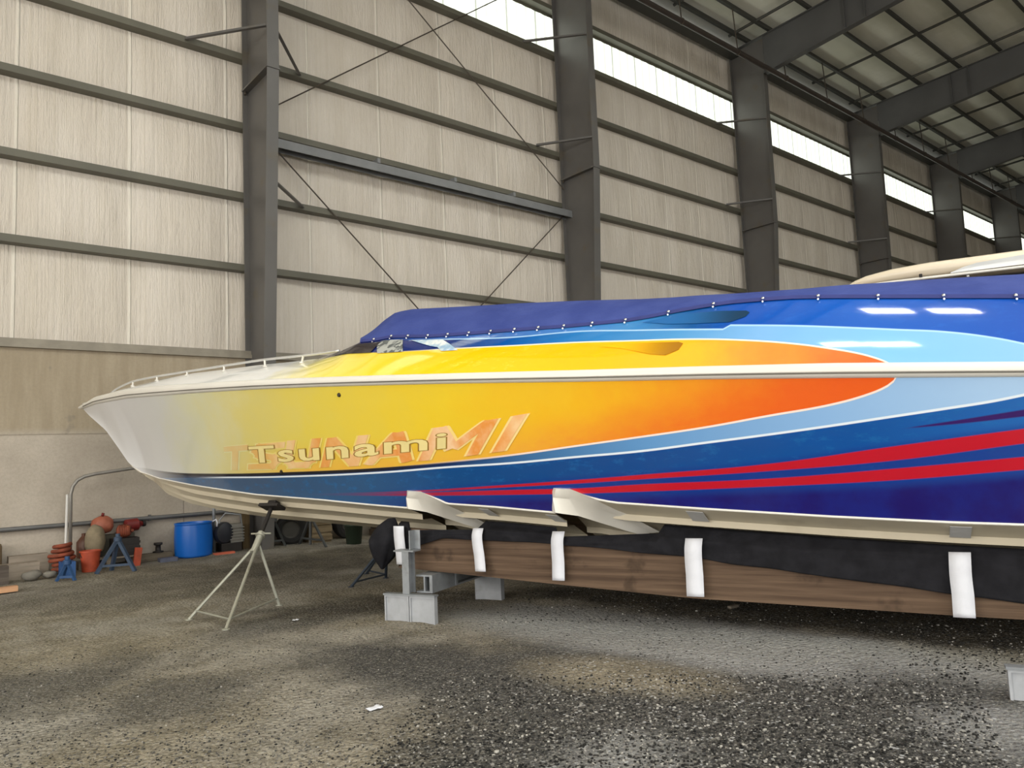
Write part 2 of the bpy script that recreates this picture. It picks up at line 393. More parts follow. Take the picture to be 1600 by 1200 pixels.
M_STEEL = plain('column_paint', col(92, 90, 88), 0.42, 0.0, 0.07, 1.2, dirt=col(94, 84, 64))
M_RAFT = plain('rafter_paint', col(84, 84, 84), 0.5, 0.0, 0.07, 1.2)
M_PURL = plain('purlin_paint', col(62, 62, 58), 0.55, 0.0, 0.08, 1.5)
M_GIRT = plain('girt_paint', col(96, 94, 82), 0.5, 0.0, 0.10, 1.5)
M_ROD = plain('rod_steel', col(78, 70, 62), 0.55, 0.3, 0.15, 5)
M_PIPE = plain('brown_pipe', col(58, 50, 46), 0.5, 0.0, 0.12, 3)
M_FLASH = plain('ledge_flashing', col(142, 135, 122), 0.6, 0.0, 0.12, 4)

t = NT('translucent_panel', 0.5)
p = t.pos(); X, Y, Z = t.xyz(p)
wv = t.math('SINE', t.math('MULTIPLY', X, 20.6))
jn = t.rng(t.math('ABSOLUTE', t.math('SUBTRACT', t.math('MODULO', t.math('ADD', X, 100.0), 0.914), 0.457)), 0.025, 0.01)
em = t.mix(t.rng(t.noise(t.mapped(p, (3, 1, 0.6)), 2.0, 4), 0.3, 0.7), (0.86, 0.93, 0.80, 1), (0.97, 1.0, 0.90, 1))
em = t.mix(t.rng(wv, 0.2, 1.0, 0, 0.62), em, (0.30, 0.33, 0.28, 1))
em = t.mix(t.math('MULTIPLY', jn, 0.9), em, (0.16, 0.18, 0.15, 1))
t.out('Base Color', (0.75, 0.8, 0.72, 1)); t.out('Emission Color', em)
t.b.inputs['Emission Strength'].default_value = PANEL_EMIT
M_PANEL = t.m
t = NT('roof_fill_panel', 0.5); p = t.pos(); X, Y, Z = t.xyz(p)
t.out('Base Color', (0.75, 0.8, 0.72, 1)); t.out('Emission Color', t.mix(t.rng(t.noise(p, 1.5, 4), 0.3, 0.7), (0.90, 0.95, 0.92, 1), (1, 1, 0.97, 1)))
t.b.inputs['Emission Strength'].default_value = FILL_EMIT
M_ROOF_FILL = t.m  # emission of the added roof panels
t = NT('lamp_diffuser', 0.5); p = t.pos(); t.out('Emission Color', t.mix(t.noise(p, 3, 2), (0.93, 0.97, 1, 1), (1, 1, 1, 1))); t.b.inputs['Emission Strength'].default_value = LAMP_EMIT
M_LAMP = t.m

# ---- floor
def frange(a, b, s):
    r = []; x = a
    while x < b - 1e-6: r.append(x); x += s
    r.append(b); return r
xs = [-60, -40, -25, -16, -10, -6, -4, -3] + frange(-2.4, 8.6, 0.075) + [9.5, 11, 13, 16, 20, 26, 34, 44, 62]
ys = [-60, -40, -28, -20, -12, -7, -4, -2, -1] + frange(-0.4, 12.7, 0.075)
bm = B(); grid(bm, [[(x, y, fz(x, y)) for y in ys] for x in xs])
struct(obj('floor', bm, M_GRAVEL, smooth=True), 'loose gravel and dirt floor of the boat storage hall', 'floor')

# ---- rear wall: concrete below, insulated cladding above, translucent strip window per bay
bm = B(); box(bm, (-14, 12.36, -0.3), (62, 12.70, 3.20)); struct(obj('wall_concrete', bm, M_CONC), 'bare concrete lower wall behind the bow', 'wall')
bm = B(); box(bm, (-14, 12.30, 3.20), (62, 12.62, 3.265)); box(bm, (-14, 12.33, 3.265), (62, 12.352, 3.33))
struct(obj('trim_ledge', bm, M_FLASH), 'metal flashing ledge along the top of the concrete wall', 'trim')
GZ = [4.73, 5.98, 7.22, 8.465, 9.71, 10.99, 12.17]
def liner(x0, x1, z0, z1, nz=9):
    n = max(2, int((x1 - x0) / 0.10)); rows = []
    for i in range(n + 1):
        x = lerp(x0, x1, i / n); r = []
        for j in range(nz + 1):
            tt = j / nz; z = lerp(z0, z1, tt)
            s_ = (x - 1.46) / 1.51; s_ = abs(s_ - round(s_)) * 2
            bulge = 0.055 * math.sin(PI * tt) ** 0.6 * (0.35 + 0.65 * min(1, s_ * 2.5)) if 0 < tt < 1 else 0
            w_ = 0.012 * noise.noise(Vector((x * 2.7, z * 0.8, 3))) + 0.008 * noise.noise(Vector((x * 9, z * 0.7, 8)))
            r.append((x, 12.545 - bulge - w_ * math.sin(PI * tt), z))
        rows.append(r)
    return rows
bm = B()
lev = [3.30] + GZ[:6]
for a, b_ in zip(lev, lev[1:]): grid(bm, liner(-14, 50, a, b_))
grid(bm, liner(-14, 50, 12.32, 13.62, 6))
grid(bm, [[(-14, 12.6, z), (62, 12.6, z)] for z in (3.2, 10.99)]); grid(bm, [[(50, 12.55, z), (62, 12.55, z)] for z in (3.2, 14.4)])
struct(obj('wall_back', bm, M_INSUL, smooth=True), 'white insulated upper wall between dark horizontal girts', 'wall')
for k in range(0, 9):
    bm = B(); x0, x1 = XC[k] + 0.02, (XC[k + 1] if k < 9 else XC[k]) + 0.02
    n = int((x1 - x0) / 0.05); rows = []
    for i in range(n + 1):
        x = lerp(x0, x1, i / n); y = 12.56 + 0.014 * math.sin(x * 20.6)
        rows.append([(x, y, 10.99), (x, y, 12.33)])
    grid(bm, rows)
    struct(obj('window_%d' % (k + 1), bm, M_PANEL, smooth=True), ('translucent daylight strip high in the wall, bay %d from the bow end' % (k - 0)) if k > 0 else None, 'window' if k > 0 else None)

# ---- ceiling, far walls, rows of unseen glowing roof panels added for overhead light
def roof_fill(x0, x1, y0, y1, n):
    bm = B(); rows = []
    for i in range(int((x1 - x0) / 0.08) + 1):
        x = lerp(x0, x1, i / int((x1 - x0) / 0.08)); rows.append([(x, y, roofz(y) - 0.03 + 0.012 * math.sin(x * 20.6)) for y in (y0, y1)])
    grid(bm, rows); struct(obj('window_%d' % n, bm, M_ROOF_FILL, smooth=True))  # added fill panel out of view, not a window of the hall
def roofz(y): return 13.85 + 0.042 * (11.14 - y)
bm = B()
n = 70; rows = []
for i in range(n + 1):
    x = lerp(-14, 62, i / n)
    rows.append([(x, y, roofz(y)) for y in (12.75, 11, 9, 7, 5, 3, 0, -4, -9, -16)])
grid(bm, rows)
_n = 20
for k in range(0, 5):
    for y0, y1 in ((-3.4, -2.2), (-7.2, -6.0), (-11.0, -9.8)):
        for x0, x1 in ((XC[k] + .5, XC[k] + 3.6), (XC[k] + 4.0, XC[k] + 7.1)):
            roof_fill(x0, x1, y0, y1, _n); _n += 1
struct(obj('ceiling', bm, M_ROOF, smooth=True), 'pale insulated roof underside above the purlins', 'ceiling')
bm = B(); box(bm, (62, -16, -0.2), (62.3, 12.7, 15.2)); struct(obj('wall_far', bm, M_INSUL), 'far end wall of the hall', 'wall')
bm = B()
for x0, x1, z0, z1 in ((-14, -7, 0, 15.2), (-7, 9, 7.5, 15.2), (9, 13, 0, 15.2), (13, 29, 0, 15.2), (29, 62, 0, 10.9), (29, 62, 12.3, 15.2)):
    box(bm, (x0, -16.3, z0 - 0.2), (x1, -16.0, z1))
struct(obj('wall_front', bm, M_INSUL), 'front wall with open doorways behind the camera', 'wall')
bm = B(); box(bm, (29, -16.2, 10.9), (62, -16.15, 12.3)); struct(obj('window_10', bm, M_PANEL))
bm = B()
for y0, y1, z0, z1 in ((-16, -12, 0, 15.2), (-12, 9.5, 8.5, 15.2), (9.5, 12.7, 0, 15.2)):
    box(bm, (-14.3, y0, z0 - 0.2), (-14.0, y1, z1))
struct(obj('wall_left', bm, M_INSUL), 'end wall with a tall open doorway left of the camera', 'wall')

# ---- girts, one per level and bay
NM = {1: 'left of the first column', 2: 'between the first and second columns', 3: 'between the second and third columns', 4: 'between the third and fourth columns', 5: 'between the fourth and fifth columns', 6: 'between the fifth and sixth columns'}
ORD = ['first', 'second', 'third', 'fourth', 'fifth', 'sixth', 'seventh']
for k in range(1, 8):
    for i, z in enumerate(GZ):
        bm = B(); x0, x1 = XC[k] + 0.09, XC[k + 1] + 0.09
        box(bm, (x0, W, z - 0.035), (x1, 12.555, z - 0.023))
        box(bm, (x0, W, z - 0.023), (x1, W + 0.010, z + 0.075))
        box(bm, (x0, W + 0.010, z + 0.067), (x1, W + 0.030, z + 0.075))
        box(bm, (x0, 12.545, z - 0.10), (x1, 12.555, z - 0.035))
        o = obj('wall_girt', bm, M_GIRT)
        struct(o, '%s steel wall girt up from the concrete, %s' % (ORD[i], NM[k]) if k in NM else None, 'girt' if k in NM else None)
# deep channel under the third girt in the braced bay
bm = B(); x0, x1 = XC[2] + 0.1, XC[3] + 0.1
box(bm, (x0, 12.12, 7.045), (x1, 12.345, 7.06)); box(bm, (x0, 12.12, 6.90), (x1, 12.135, 7.045)); box(bm, (x0, 12.33, 6.90), (x1, 12.345, 7.045))
for xx in (7.2, 9.0, 10.6): box(bm, (xx, 12.10, 7.06), (xx + 0.06, 12.33, 7.15))
struct(obj('wall_girt', bm, plain('channel_paint', col(120, 122, 124), 0.4, 0, 0.1, 3)), 'extra channel just below the third girt between the first two columns', 'girt')
# ---- eave strut
bm = B()
box(bm, (-14, 12.33, 13.30), (50, 12.352, 13.62)); box(bm, (-14, 12.06, 13.30), (50, 12.33, 13.315)); box(bm, (-14, 12.05, 13.30), (50, 12.065, 13.40))
struct(obj('roof_beam', bm, M_PURL), 'dark eave strut along the top of the wall', 'beam')

# ---- columns and rafters
CN = ['nearest', 'second', 'third', 'fourth', 'fifth', 'sixth', 'seventh']
def icol(z): return lerp(11.76, 11.27, min(z / 7.85, 1.0)) if z < 7.85 else lerp(11.27, 11.24, (z - 7.85) / 4.6)
def slab(bm, poly, x0, x1):
    """polygon in the Y-Z plane given thickness in X"""
    A = [bm.verts.new((x0, y, z)) for y, z in poly]; E_ = [bm.verts.new((x1, y, z)) for y, z in poly]
    bm.faces.new(A); bm.faces.new(E_[::-1])
    for i in range(len(poly)):
        j = (i + 1) % len(poly); bm.faces.new((A[i], A[j], E_[j], E_[i]))
fwid = 0.20
rlow = interp([(11.26, 12.40), (6.8, 12.76), (2.0, 13.20), (-16, 13.9)])
def rtop(y): return 13.55 + 0.040 * (11.14 - y)
for k in range(1, 9):
    x0 = XC[k]; xm = x0 + fwid / 2; i = k - 2
    r = thing('steel_column', (xm, 12.0, 0.06), 'x', 'column')
    r['kind'] = 'structure'
    r['label'] = ('tapered dark steel wall column, %s of the row counted from the bow' % CN[i]) if 0 <= i < 7 else 'tapered dark steel wall column before the bow'
    bm = B(); box(bm, (x0, W - 0.018, 0.0), (x0 + fwid, W, 13.5)); obj('outer_flange', bm, M_STEEL, r)
    bm = B()
    zz = [0.0, 3, 5, 7.85, 9, 12.42]
    slab(bm, [(icol(z), z) for z in zz] + [(icol(z) + 0.018, z) for z in zz[::-1]], x0, x0 + fwid); obj('inner_flange', bm, M_STEEL, r)
    bm = B()
    slab(bm, [(icol(z) + 0.018, z) for z in zz] + [(11.24, 13.5), (W - 0.018, 13.5)] + [(W - 0.018, 0.0)], xm - 0.006, xm + 0.006); obj('web', bm, M_STEEL, r)
    bm = B(); box(bm, (x0 - 0.015, icol(7.85) - 0.015, 7.835), (x0 + fwid + 0.015, W - 0.005, 7.865)); obj('splice_plate', bm, M_STEEL, r)
    bm = B()
    for yy in (11.30, 12.30):
        for xx in (x0 + 0.03, x0 + fwid - 0.03): lathe(bm, (xx, yy, 7.80), [(0.0, -0.02), (0.018, -0.02), (0.018, 0.10), (0, 0.10)], 6)
    obj('bolt', bm, M_ROD, r)
    # rafter
    ra = thing('roof_beam', (xm, 5.0, 12.6), 'x', 'rafter'); ra['kind'] = 'structure'
    ra['label'] = 'deep tapered roof rafter rising from the %s column' % CN[i] if 0 <= i < 7 else 'deep tapered roof rafter rising before the bow'
    yy = [11.24, 9.0, 6.8, 2.0, -5.0, -15.9]
    bm = B(); slab(bm, [(y, rlow(y)) for y in yy] + [(y, rtop(y)) for y in yy[::-1]], xm - 0.006, xm + 0.006); obj('web', bm, M_RAFT, ra)
    bm = B(); slab(bm, [(y, rlow(y)) for y in yy] + [(y, rlow(y) - 0.02) for y in yy[::-1]], x0, x0 + fwid); obj('lower_flange', bm, M_RAFT, ra)
    bm = B(); slab(bm, [(y, rtop(y)) for y in [12.3] + yy] + [(y, rtop(y) + 0.02) for y in yy[::-1] + [12.3]], x0, x0 + fwid); obj('upper_flange', bm, M_RAFT, ra)
    for y in (8.75, 8.2, 4.6):
        bm = B(); box(bm, (x0 + 0.01, y - 0.008, rlow(y)), (x0 + fwid - 0.01, y + 0.008, rtop(y))); obj('stiffener', bm, M_RAFT, ra)
# ---- flange braces from column to girt
def brace(a, b_, label):
    bm = B(); beam(bm, a, b_, 0.055, 0.008); beam(bm, Vector(a) + Vector((0, 0, 0.024)), Vector(b_) + Vector((0, 0, 0.024)), 0.008, 0.05)
    struct(obj('trim_brace', bm, M_STEEL), label, 'brace')
brace((XC[2], 11.29, 8.53), (XC[2] - 0.94, W - 0.01, 8.47), 'slanting flange brace on the left of the nearest column')
brace((XC[2] + fwid, 11.29, 8.47), (XC[2] + 1.06, W - 0.01, 8.46), 'upper flange brace on the right of the nearest column')
brace((XC[2] + fwid, 11.43, 5.96), (XC[2] + 1.07, W - 0.01, 5.98), 'lower flange brace on the right of the nearest column')
for k in range(3, 8):
    brace((XC[k], 11.27, 10.99), (XC[k] - 1.0, W - 0.01, 10.97), 'flange brace at daylight strip height on the %s column' % CN[k - 2])
    brace((XC[k], 11.27, 8.52), (XC[k] - 0.75, W - 0.01, 8.52), 'flange brace at fourth girt height on the %s column' % CN[k - 2])
# ---- cross-bracing rods of the second bay
for a, b_, lab in (((4.97, 12.325, 7.50), (11.2, 12.325, 12.20), 'thin brace rod rising right from the nearest column'),
                   ((6.4, 12.297, 12.10), (12.36, 12.297, 7.62), 'thin brace rod falling right to the second column'),
                   ((4.97, 12.325, 7.22), (9.2, 12.325, 3.42), 'thin brace rod falling right from the nearest column'),
                   ((12.36, 12.297, 7.02), (8.5, 12.297, 3.44), 'thin brace rod falling left from the second column')):
    bm = B(); tube(bm, (a, b_), 0.013, 6); struct(obj('trim_brace_rod', bm, M_ROD), lab, 'rod')
# ---- purlins and roof rods in the bays that show
PY = [11.78, 11.05, 9.79, 8.50, 7.29, 6.06, 4.80, 3.55]
for k in range(2, 9):
    for i, y in enumerate(PY):
        x0, x1 = XC[k] + 0.1, XC[k + 1] + 0.1 if k < 9 else 50
        zb = 13.62 + 0.04 * (11.14 - y)
        bm = B(); box(bm, (x0, y - 0.005, zb), (x1, y + 0.005, zb + 0.20)); box(bm, (x0, y - 0.085, zb), (x1, y, zb + 0.010)); box(bm, (x0, y, zb + 0.190), (x1, y + 0.085, zb + 0.20)); box(bm, (x0, y - 0.085, zb + 0.01), (x1, y - 0.077, zb + 0.03))
        struct(obj('roof_purlin', bm, M_PURL), '%s roof purlin from the eave, over bay %d' % (ORD[i] if i < 7 else 'eighth', k), 'purlin')
    for j, dx in enumerate((1.67, 4.32, 6.97)):
        bm = B(); x = XC[k] + dx
        zr = lambda y: 13.66 + 0.04 * (11.14 - y)
        tube(bm, [(x, y, zr(y)) for y in (11.9, 9, 6, 3.4)], 0.042, 6)
        struct(obj('roof_purlin', bm, M_PURL), '%s bridging rod across the purlins over bay %d' % (ORD[j], k), 'rod')
# ---- high bay lamps hung from the roof over the boat
def lamp(x, y, z, a, lab):
    r = thing('high_bay_lamp', (x, y, z), lab, 'lamp'); ax = (Vector((math.cos(a), math.sin(a), 0)), Vector((-math.sin(a), math.cos(a), 0)), Vector((0, 0, 1)))
    bm = B(); obox(bm, (x, y, z + .05), ax, (.46, .24, .05)); obj('housing', bm, M_FLASH, r)
    bm = B(); obox(bm, (x, y, z - .006), ax, (.44, .21, .005)); obj('diffuser', bm, M_LAMP, r)
    for s_ in (-.35, .35):
        p_ = Vector((x, y, 0)) + ax[0] * s_; bm = B(); tube(bm, [(p_.x, p_.y, z + .1), (p_.x, p_.y, roofz(p_.y) - .005)], .006, 6); obj('hanger', bm, M_ROD, r)
la = math.atan2(-0.72, 0.69)
for x, y, lab in ((9.02, 2.50, 'first of the four high bay lamps over the stern half'), (9.90, 1.58, 'second of the four high bay lamps over the stern half'), (5.05, 1.98, 'third of the four high bay lamps, over the flame tip'), (5.68, 1.22, 'fourth of the four high bay lamps, over the flame tip')):
    lamp(x, y, 13.0, la, lab)
# ---- sprinkler main under the rafters with hangers
sp = thing('sprinkler_pipe', (20, 10.93, 12.26), 'long brown sprinkler main hung below the rafters near the eave', 'pipe')
bm = B(); tube(bm, [(-13.9, 10.93, 12.30), (50, 10.93, 12.30)], 0.075, 12); obj('main_pipe', bm, M_PIPE, sp, smooth=40)
for x in frange(10.5, 48, 2.54):
    bm = B(); tube(bm, [(x, 10.93, 12.37), (x, 11.0, 13.62)], 0.016, 6); lathe(bm, (x, 10.93, 12.30), [(0.078, -0.02), (0.09, -0.02), (0.09, 0.02), (0.078, 0.02)], 12, (1, 0, 0)); obj('hanger', bm, M_ROD, sp)

# ------------------------------------------------------------------ the speedboat
BW, FW_, OU = Vector(BOW), Vector(FWD), Vector(OUT)
BW.z = 0
def bp(s, v, z):
    """boat coordinates (metres aft of the bow, out to port, height) to the hall"""
    p = BW - FW_ * s + OU * v; return Vector((p.x, p.y, z))
def ray_v(px, py, v):
    """spot of the photo to boat coordinates on the fore-and-aft plane at half breadth v"""
    d = sight(px, py); t_ = ((BW - EYE).dot(OU) + v) / d.dot(OU); P = EYE + d * t_
    r = P - BW; return (-r.dot(FW_), v, P.z)
def fbr(s): s = max(s, 0); return 1.32 * (1 - max(0, 1 - s / 7.5) ** 2.0)
def fbc(s): s = max(s - 1.3, 0); return 1.12 * (1 - max(0, 1 - s / 7.0) ** 1.9)
S1, S2 = LN['steps']; SE = 12.8
zstem = interp(LN['stem'] + [[9.0, .43], [13.0, .16]]); zrl = interp(LN['rub_low']); zrt = interp(LN['rub_top'])
zcA, zcB, zcC = interp(LN['chineA']), interp(LN['step1'] + LN['chineB'][1:]), interp(LN['step2'][:3] + LN['chineC']); zce = interp(LN['CE'])
def zch(s, sec=None):
    if sec is None: sec = 0 if s <= S1 else 1 if s <= S2 else 2
    return (zcA, zcB, zcC)[sec](s)
KV = 0.60
ULO, UHI, ZLO, ZHI = 0.0, 13.0, 0.6, 3.0
def huv(s, z): return ((s - ULO) / (UHI - ULO), (z - ZLO) / (ZHI - ZLO))
zref = interp([p for p in LN['chineA']] + [[7.56, 0.930], [10.65, 0.835], [12.8, 0.76]])
def side_v(s, z):
    """half breadth of the topside at height z"""
    vl, zl = (0.0, zstem(s)) if s < 1.02 else (fbc(s), zref(s))
    t = min(max((z - zl) / max(zrl(s) - zl, 1e-3), 0.0), 1.0); pf = 1.0 + 0.5 * math.exp(-(s / 3.5) ** 2)
    return vl + (fbr(s) - vl) * t ** pf
def topside(s, t, sec=None):
    """port topside: t 0 at the chine (or stem) to 1 under the rub rail"""
    zl = zstem(s) if s < 1.02 else zch(s, sec)
    z = zl + (zrl(s) - zl) * t
    return (s, side_v(s, z), z)
def top_z(s, z, off=0.0): return (s, side_v(s, z) + off, z)
def deckside(s, t):
    zl, zu, b = zrt(s), zce(s), fbr(s)
    return (s, b + (KV * b - b) * (0.75 * t + 0.25 * t * t), zl + (zu - zl) * t)
def deck_z(s, z, off=0.0):
    zl, zu = zrt(s), zce(s)
    a = deckside(s, min(max((z - zl) / max(zu - zl, 1e-3), 0), 1)); return (a[0], a[1] + off, z + off * 0.5)

# ---- paint
def sstep(t, x, edge, w): return t.rng(x, edge, None)
def paint(name, topside_part):
    t = NT(name, 0.16, spec=0.5, coat=0.35)
    n = t.n.new('ShaderNodeUVMap'); u, v, _ = t.xyz(n.outputs[0])
    s = t.math('MULTIPLY_ADD', u, UHI - ULO, ULO); z = t.math('MULTIPLY_ADD', v, ZHI - ZLO, ZLO)
    p = t.coord('Object'); nz = t.noise(p, 3.5, 5, 0.6); nf = t.noise(t.mapped(p, (1, 1, 2.5)), 7, 5, 0.7)
    def above(edge, w=0.004):   # 1 where z is above the edge
        return t.math('MULTIPLY_ADD', t.math('SUBTRACT', z, edge), 0.5 / w, 0.5, clamp=True)
    def inv(a): return t.math('SUBTRACT', 1.0, a)
    def mul(*a):
        r = a[0]
        for b_ in a[1:]: r = t.math('MULTIPLY', r, b_)
        return r
    def crv(k, lo, hi): return t.curve(s, LN[k], lo, hi, 0.6, 3.0)
    def sr(stops): return t.ramp(t.math('DIVIDE', s, 13.0), [(a / 13.0, c) for a, c in stops])
    def band(edge, w, soft=0.002): # thin line centred on the edge
        return t.rng(t.math('ABSOLUTE', t.math('SUBTRACT', z, edge)), w + soft, w - soft)
    if topside_part:
        sj = t.math('MULTIPLY_ADD', t.math('SUBTRACT', nz, 0.5), 0.9, s)
        sj = t.math('ADD', sj, t.math('MULTIPLY', t.math('SUBTRACT', 2.2, z), 0.35))
        fire = t.ramp(t.math('DIVIDE', sj, 13.0), [(a / 13.0, c) for a, c in (
            (0.5, col(214, 214, 218)), (2.3, col(212, 213, 210)), (3.3, col(216, 214, 176)), (4.2, col(222, 208, 124)), (5.3, col(230, 208, 84)),
            (6.7, col(238, 204, 44)), (8.0, col(240, 182, 24)), (8.9, col(238, 146, 26)), (9.6, col(232, 100, 24)), (10.3, col(226, 66, 24)))])
        b1 = crv('B1', 1.0, 10.05)
        low = t.math('ADD', b1, t.math('MULTIPLY_ADD', nf, 0.25, 0.02))
        lo_f = mul(inv(t.rng(z, b1, t.math('ADD', b1, 0.32))), t.rng(s, 3.2, 5.2))
        fire = t.mix(t.math('MULTIPLY', lo_f, t.math('MULTIPLY_ADD', nf, 0.7, 0.35)), fire, t.mix(t.rng(s, 6.5, 9.0), col(238, 176, 66), col(232, 96, 22)))
        b2 = crv('B2', 1.2, 11.0)
        mid = sr([(1.2, col(60, 70, 86)), (4.5, col(24, 44, 84)), (6.6, col(16, 52, 110)), (7.5, col(62, 112, 164)), (8.4, col(96, 150, 204)), (9.6, col(138, 180, 226)), (10.8, col(172, 204, 238))])
        deep = sr([(1.2, col(96, 130, 170)), (2.3, col(66, 94, 128)), (4.0, col(58, 84, 116)), (5.6, col(40, 84, 130)), (6.6, col(8, 72, 134)), (8.2, col(4, 68, 138)), (9.8, col(10, 78, 154)), (10.8, col(30, 98, 176))])
        deep = t.mix(t.math('MULTIPLY', t.rng(nf, 0.52, 0.68), 0.35), deep, col(28, 112, 176))
        r1u, r1l, r2u, r2l = crv('R1u', 4.9, 11.0), crv('R1l', 4.9, 11.0), crv('R2u', 4.9, 11.0), crv('R2l', 4.9, 11.0)
        pur = t.mix(t.rng(nz, 0.35, 0.7), col(28, 18, 98), col(26, 32, 118))
        aft = t.rng(s, 5.2, 7.4)
        deep = t.mix(mul(inv(t.rng(z, t.math('SUBTRACT', r1u, 0.02), t.math('ADD', r1u, 0.05))), aft, 0.7), deep, col(22, 40, 128))
        deep = t.mix(mul(inv(t.rng(z, t.math('SUBTRACT', r2l, 0.08), r2l)), aft), deep, pur)
        red = t.mix(t.rng(s, 5.0, 7.6), col(112, 44, 88), col(186, 20, 40))
        on = t.rng(s, 4.7, 6.4)
        deep = t.mix(mul(above(r1l), inv(above(r1u)), on), deep, red)
        deep = t.mix(mul(above(r2l), inv(above(r2u)), on), deep, red)
        pu, pl = crv('Pu', 9.6, 11.0), crv('Pl', 9.6, 11.0)
        deep = t.mix(mul(above(pl), inv(above(pu)), t.rng(s, 10.0, 10.15)), deep, col(52, 22, 96))
        c = t.mix(above(b2), deep, mid)
        c = t.mix(mul(band(b2, 0.008), t.rng(s, 2.6, 3.6)), c, col(226, 236, 246))
        c = t.mix(mul(t.rng(t.math('ABSOLUTE', t.math('SUBTRACT', z, t.math('SUBTRACT', b1, 0.014))), 0.016, 0.010), inv(t.rng(s, 5.6, 7.4))), c, col(20, 22, 34))
        fl = mul(above(b1), inv(t.rng(s, 10.02, 10.03, smooth=False)))
        c = t.mix(fl, c, fire)
        c = t.mix(mul(band(b1, 0.007), t.rng(s, 6.0, 7.6), inv(t.rng(s, 10.03, 10.06))), c, col(250, 226, 214))
        c = t.mix(inv(t.rng(s, 0.7, 2.6)), c, col(226, 226, 228))
    else:
        sj = t.math('MULTIPLY_ADD', t.math('SUBTRACT', nz, 0.5), 0.6, s)
        fire = t.ramp(t.math('DIVIDE', sj, 13.0), [(a / 13.0, c) for a, c in (
            (0.5, col(240, 240, 240)), (4.5, col(240, 240, 238)), (5.1, col(244, 228, 120)), (5.9, col(248, 214, 50)),
            (6.9, col(252, 202, 8)), (7.9, col(250, 190, 14)), (8.7, col(248, 182, 40)), (9.2, col(244, 150, 56)), (9.7, col(236, 116, 52)), (10.1, col(230, 92, 44)))])
        fl2 = mul(t.rng(nf, 0.55, 0.7), t.rng(s, 5.6, 6.2), inv(t.rng(s, 7.2, 8.0)))
        fire = t.mix(t.math('MULTIPLY', fl2, 0.5), fire, col(255, 232, 90))
        d1 = crv('D1', 4.5, 10.05); l1 = crv('L1', 5.4, 9.2); l2 = crv('L2', 8.8, 11.0)
        lowb = sr([(5.6, col(24, 38, 110)), (6.5, col(16, 46, 120)), (7.1, col(8, 86, 170)), (7.8, col(34, 124, 196)), (8.6, col(84, 152, 208)), (9.2, col(124, 176, 226)), (10.0, col(126, 186, 238)), (10.9, col(136, 184, 230))])
        upb = sr([(5.6, col(34, 52, 130)), (6.6, col(60, 100, 178)), (7.6, col(72, 132, 206)), (8.2, col(64, 140, 204)), (8.7, col(20, 84, 150)), (9.0, col(22, 80, 176)), (9.9, col(26, 92, 190)), (10.9, col(20, 78, 176))])
        upb = t.mix(t.math('MULTIPLY', t.rng(nf, 0.5, 0.7), 0.3), upb, col(40, 110, 206))
        edge = t.math('ADD', mul(l1, inv(t.rng(s, 8.94, 8.99, smooth=False))), mul(l2, t.rng(s, 8.94, 8.99, smooth=False)))
        c = t.mix(above(edge, 0.006), lowb, upb)
        c = t.mix(mul(band(edge, 0.007), t.rng(s, 5.9, 6.6)), c, col(168, 208, 244))
        fl = mul(inv(above(d1)), inv(t.rng(s, 10.0, 10.01, smooth=False)))
        front = inv(t.rng(s, 4.7, 5.25))
        c = t.mix(t.math('MAXIMUM', fl, front), c, fire)
        c = t.mix(mul(band(d1, 0.006), t.rng(s, 5.8, 7.0), inv(t.rng(s, 10.0, 10.03))), c, col(252, 238, 214))
    t.out('Base Color', c)
    t.out('Roughness', t.math('MULTIPLY_ADD', nf, 0.08, 0.10 if topside_part else 0.03))
    return t.m
M_HULL = paint('airbrushed_hull_paint', True)
M_DECK = paint('airbrushed_deck_paint', False)
M_GEL = plain('white_gelcoat', col(232, 228, 220), 0.22, 0, 0.03, 1.5, coat=0.25)
M_BOT = plain('bottom_gelcoat', col(204, 194, 172), 0.35, 0, 0.06, 1.2, dirt=col(164, 152, 130))
M_RUB = plain('white_rub_rail', col(226, 222, 214), 0.3, 0, 0.03, 2)
M_CHROME = plain('polished_steel', col(210, 210, 210), 0.18, 1.0, 0.05, 5)
M_DGLASS = plain('smoked_screen', col(46, 38, 40), 0.2, 0, 0.2, 3, coat=0.4)

boat = thing('speedboat', (BW - FW_ * 6.0).to_tuple()[:2] + (0.6,), 'long speedboat with yellow, orange and blue airbrushed hull resting on wooden bunks', 'boat')
def ss(a, b, n): return [lerp(a, b, i / n) for i in range(n + 1)]
SA = [0.0, 0.02, 0.05, 0.1] + ss(0.16, 1.02, 14) + ss(1.08, S1, 90)
SB = ss(S1 + 0.008, S2, 26); SCc = ss(S2 + 0.008, SE, 90)
NTT = 22
bm = B()
for sg in (1, -1):
    rows, uvs = [], []
    for sec, S_ in ((0, SA), (1, SB), (2, SCc)):
        for s in S_:
            r = [topside(s, k / NTT, sec) for k in range(NTT + 1)]
            rows.append([bp(a, b_ * sg, z) for a, b_, z in r]); uvs.append([huv(a, z) for a, b_, z in r])
    grid(bm, rows, uvs)
# transom
r = [topside(SE, k / NTT, 2) for k in range(NTT + 1)]
grid(bm, [[bp(a, b_ * w_, z) for a, b_, z in r] for w_ in (-1, -0.5, 0, 0.5, 1)], [[huv(a, z) for a, b_, z in r] for w_ in range(5)])
obj('hull_side', bm, M_HULL, boat, smooth=40)
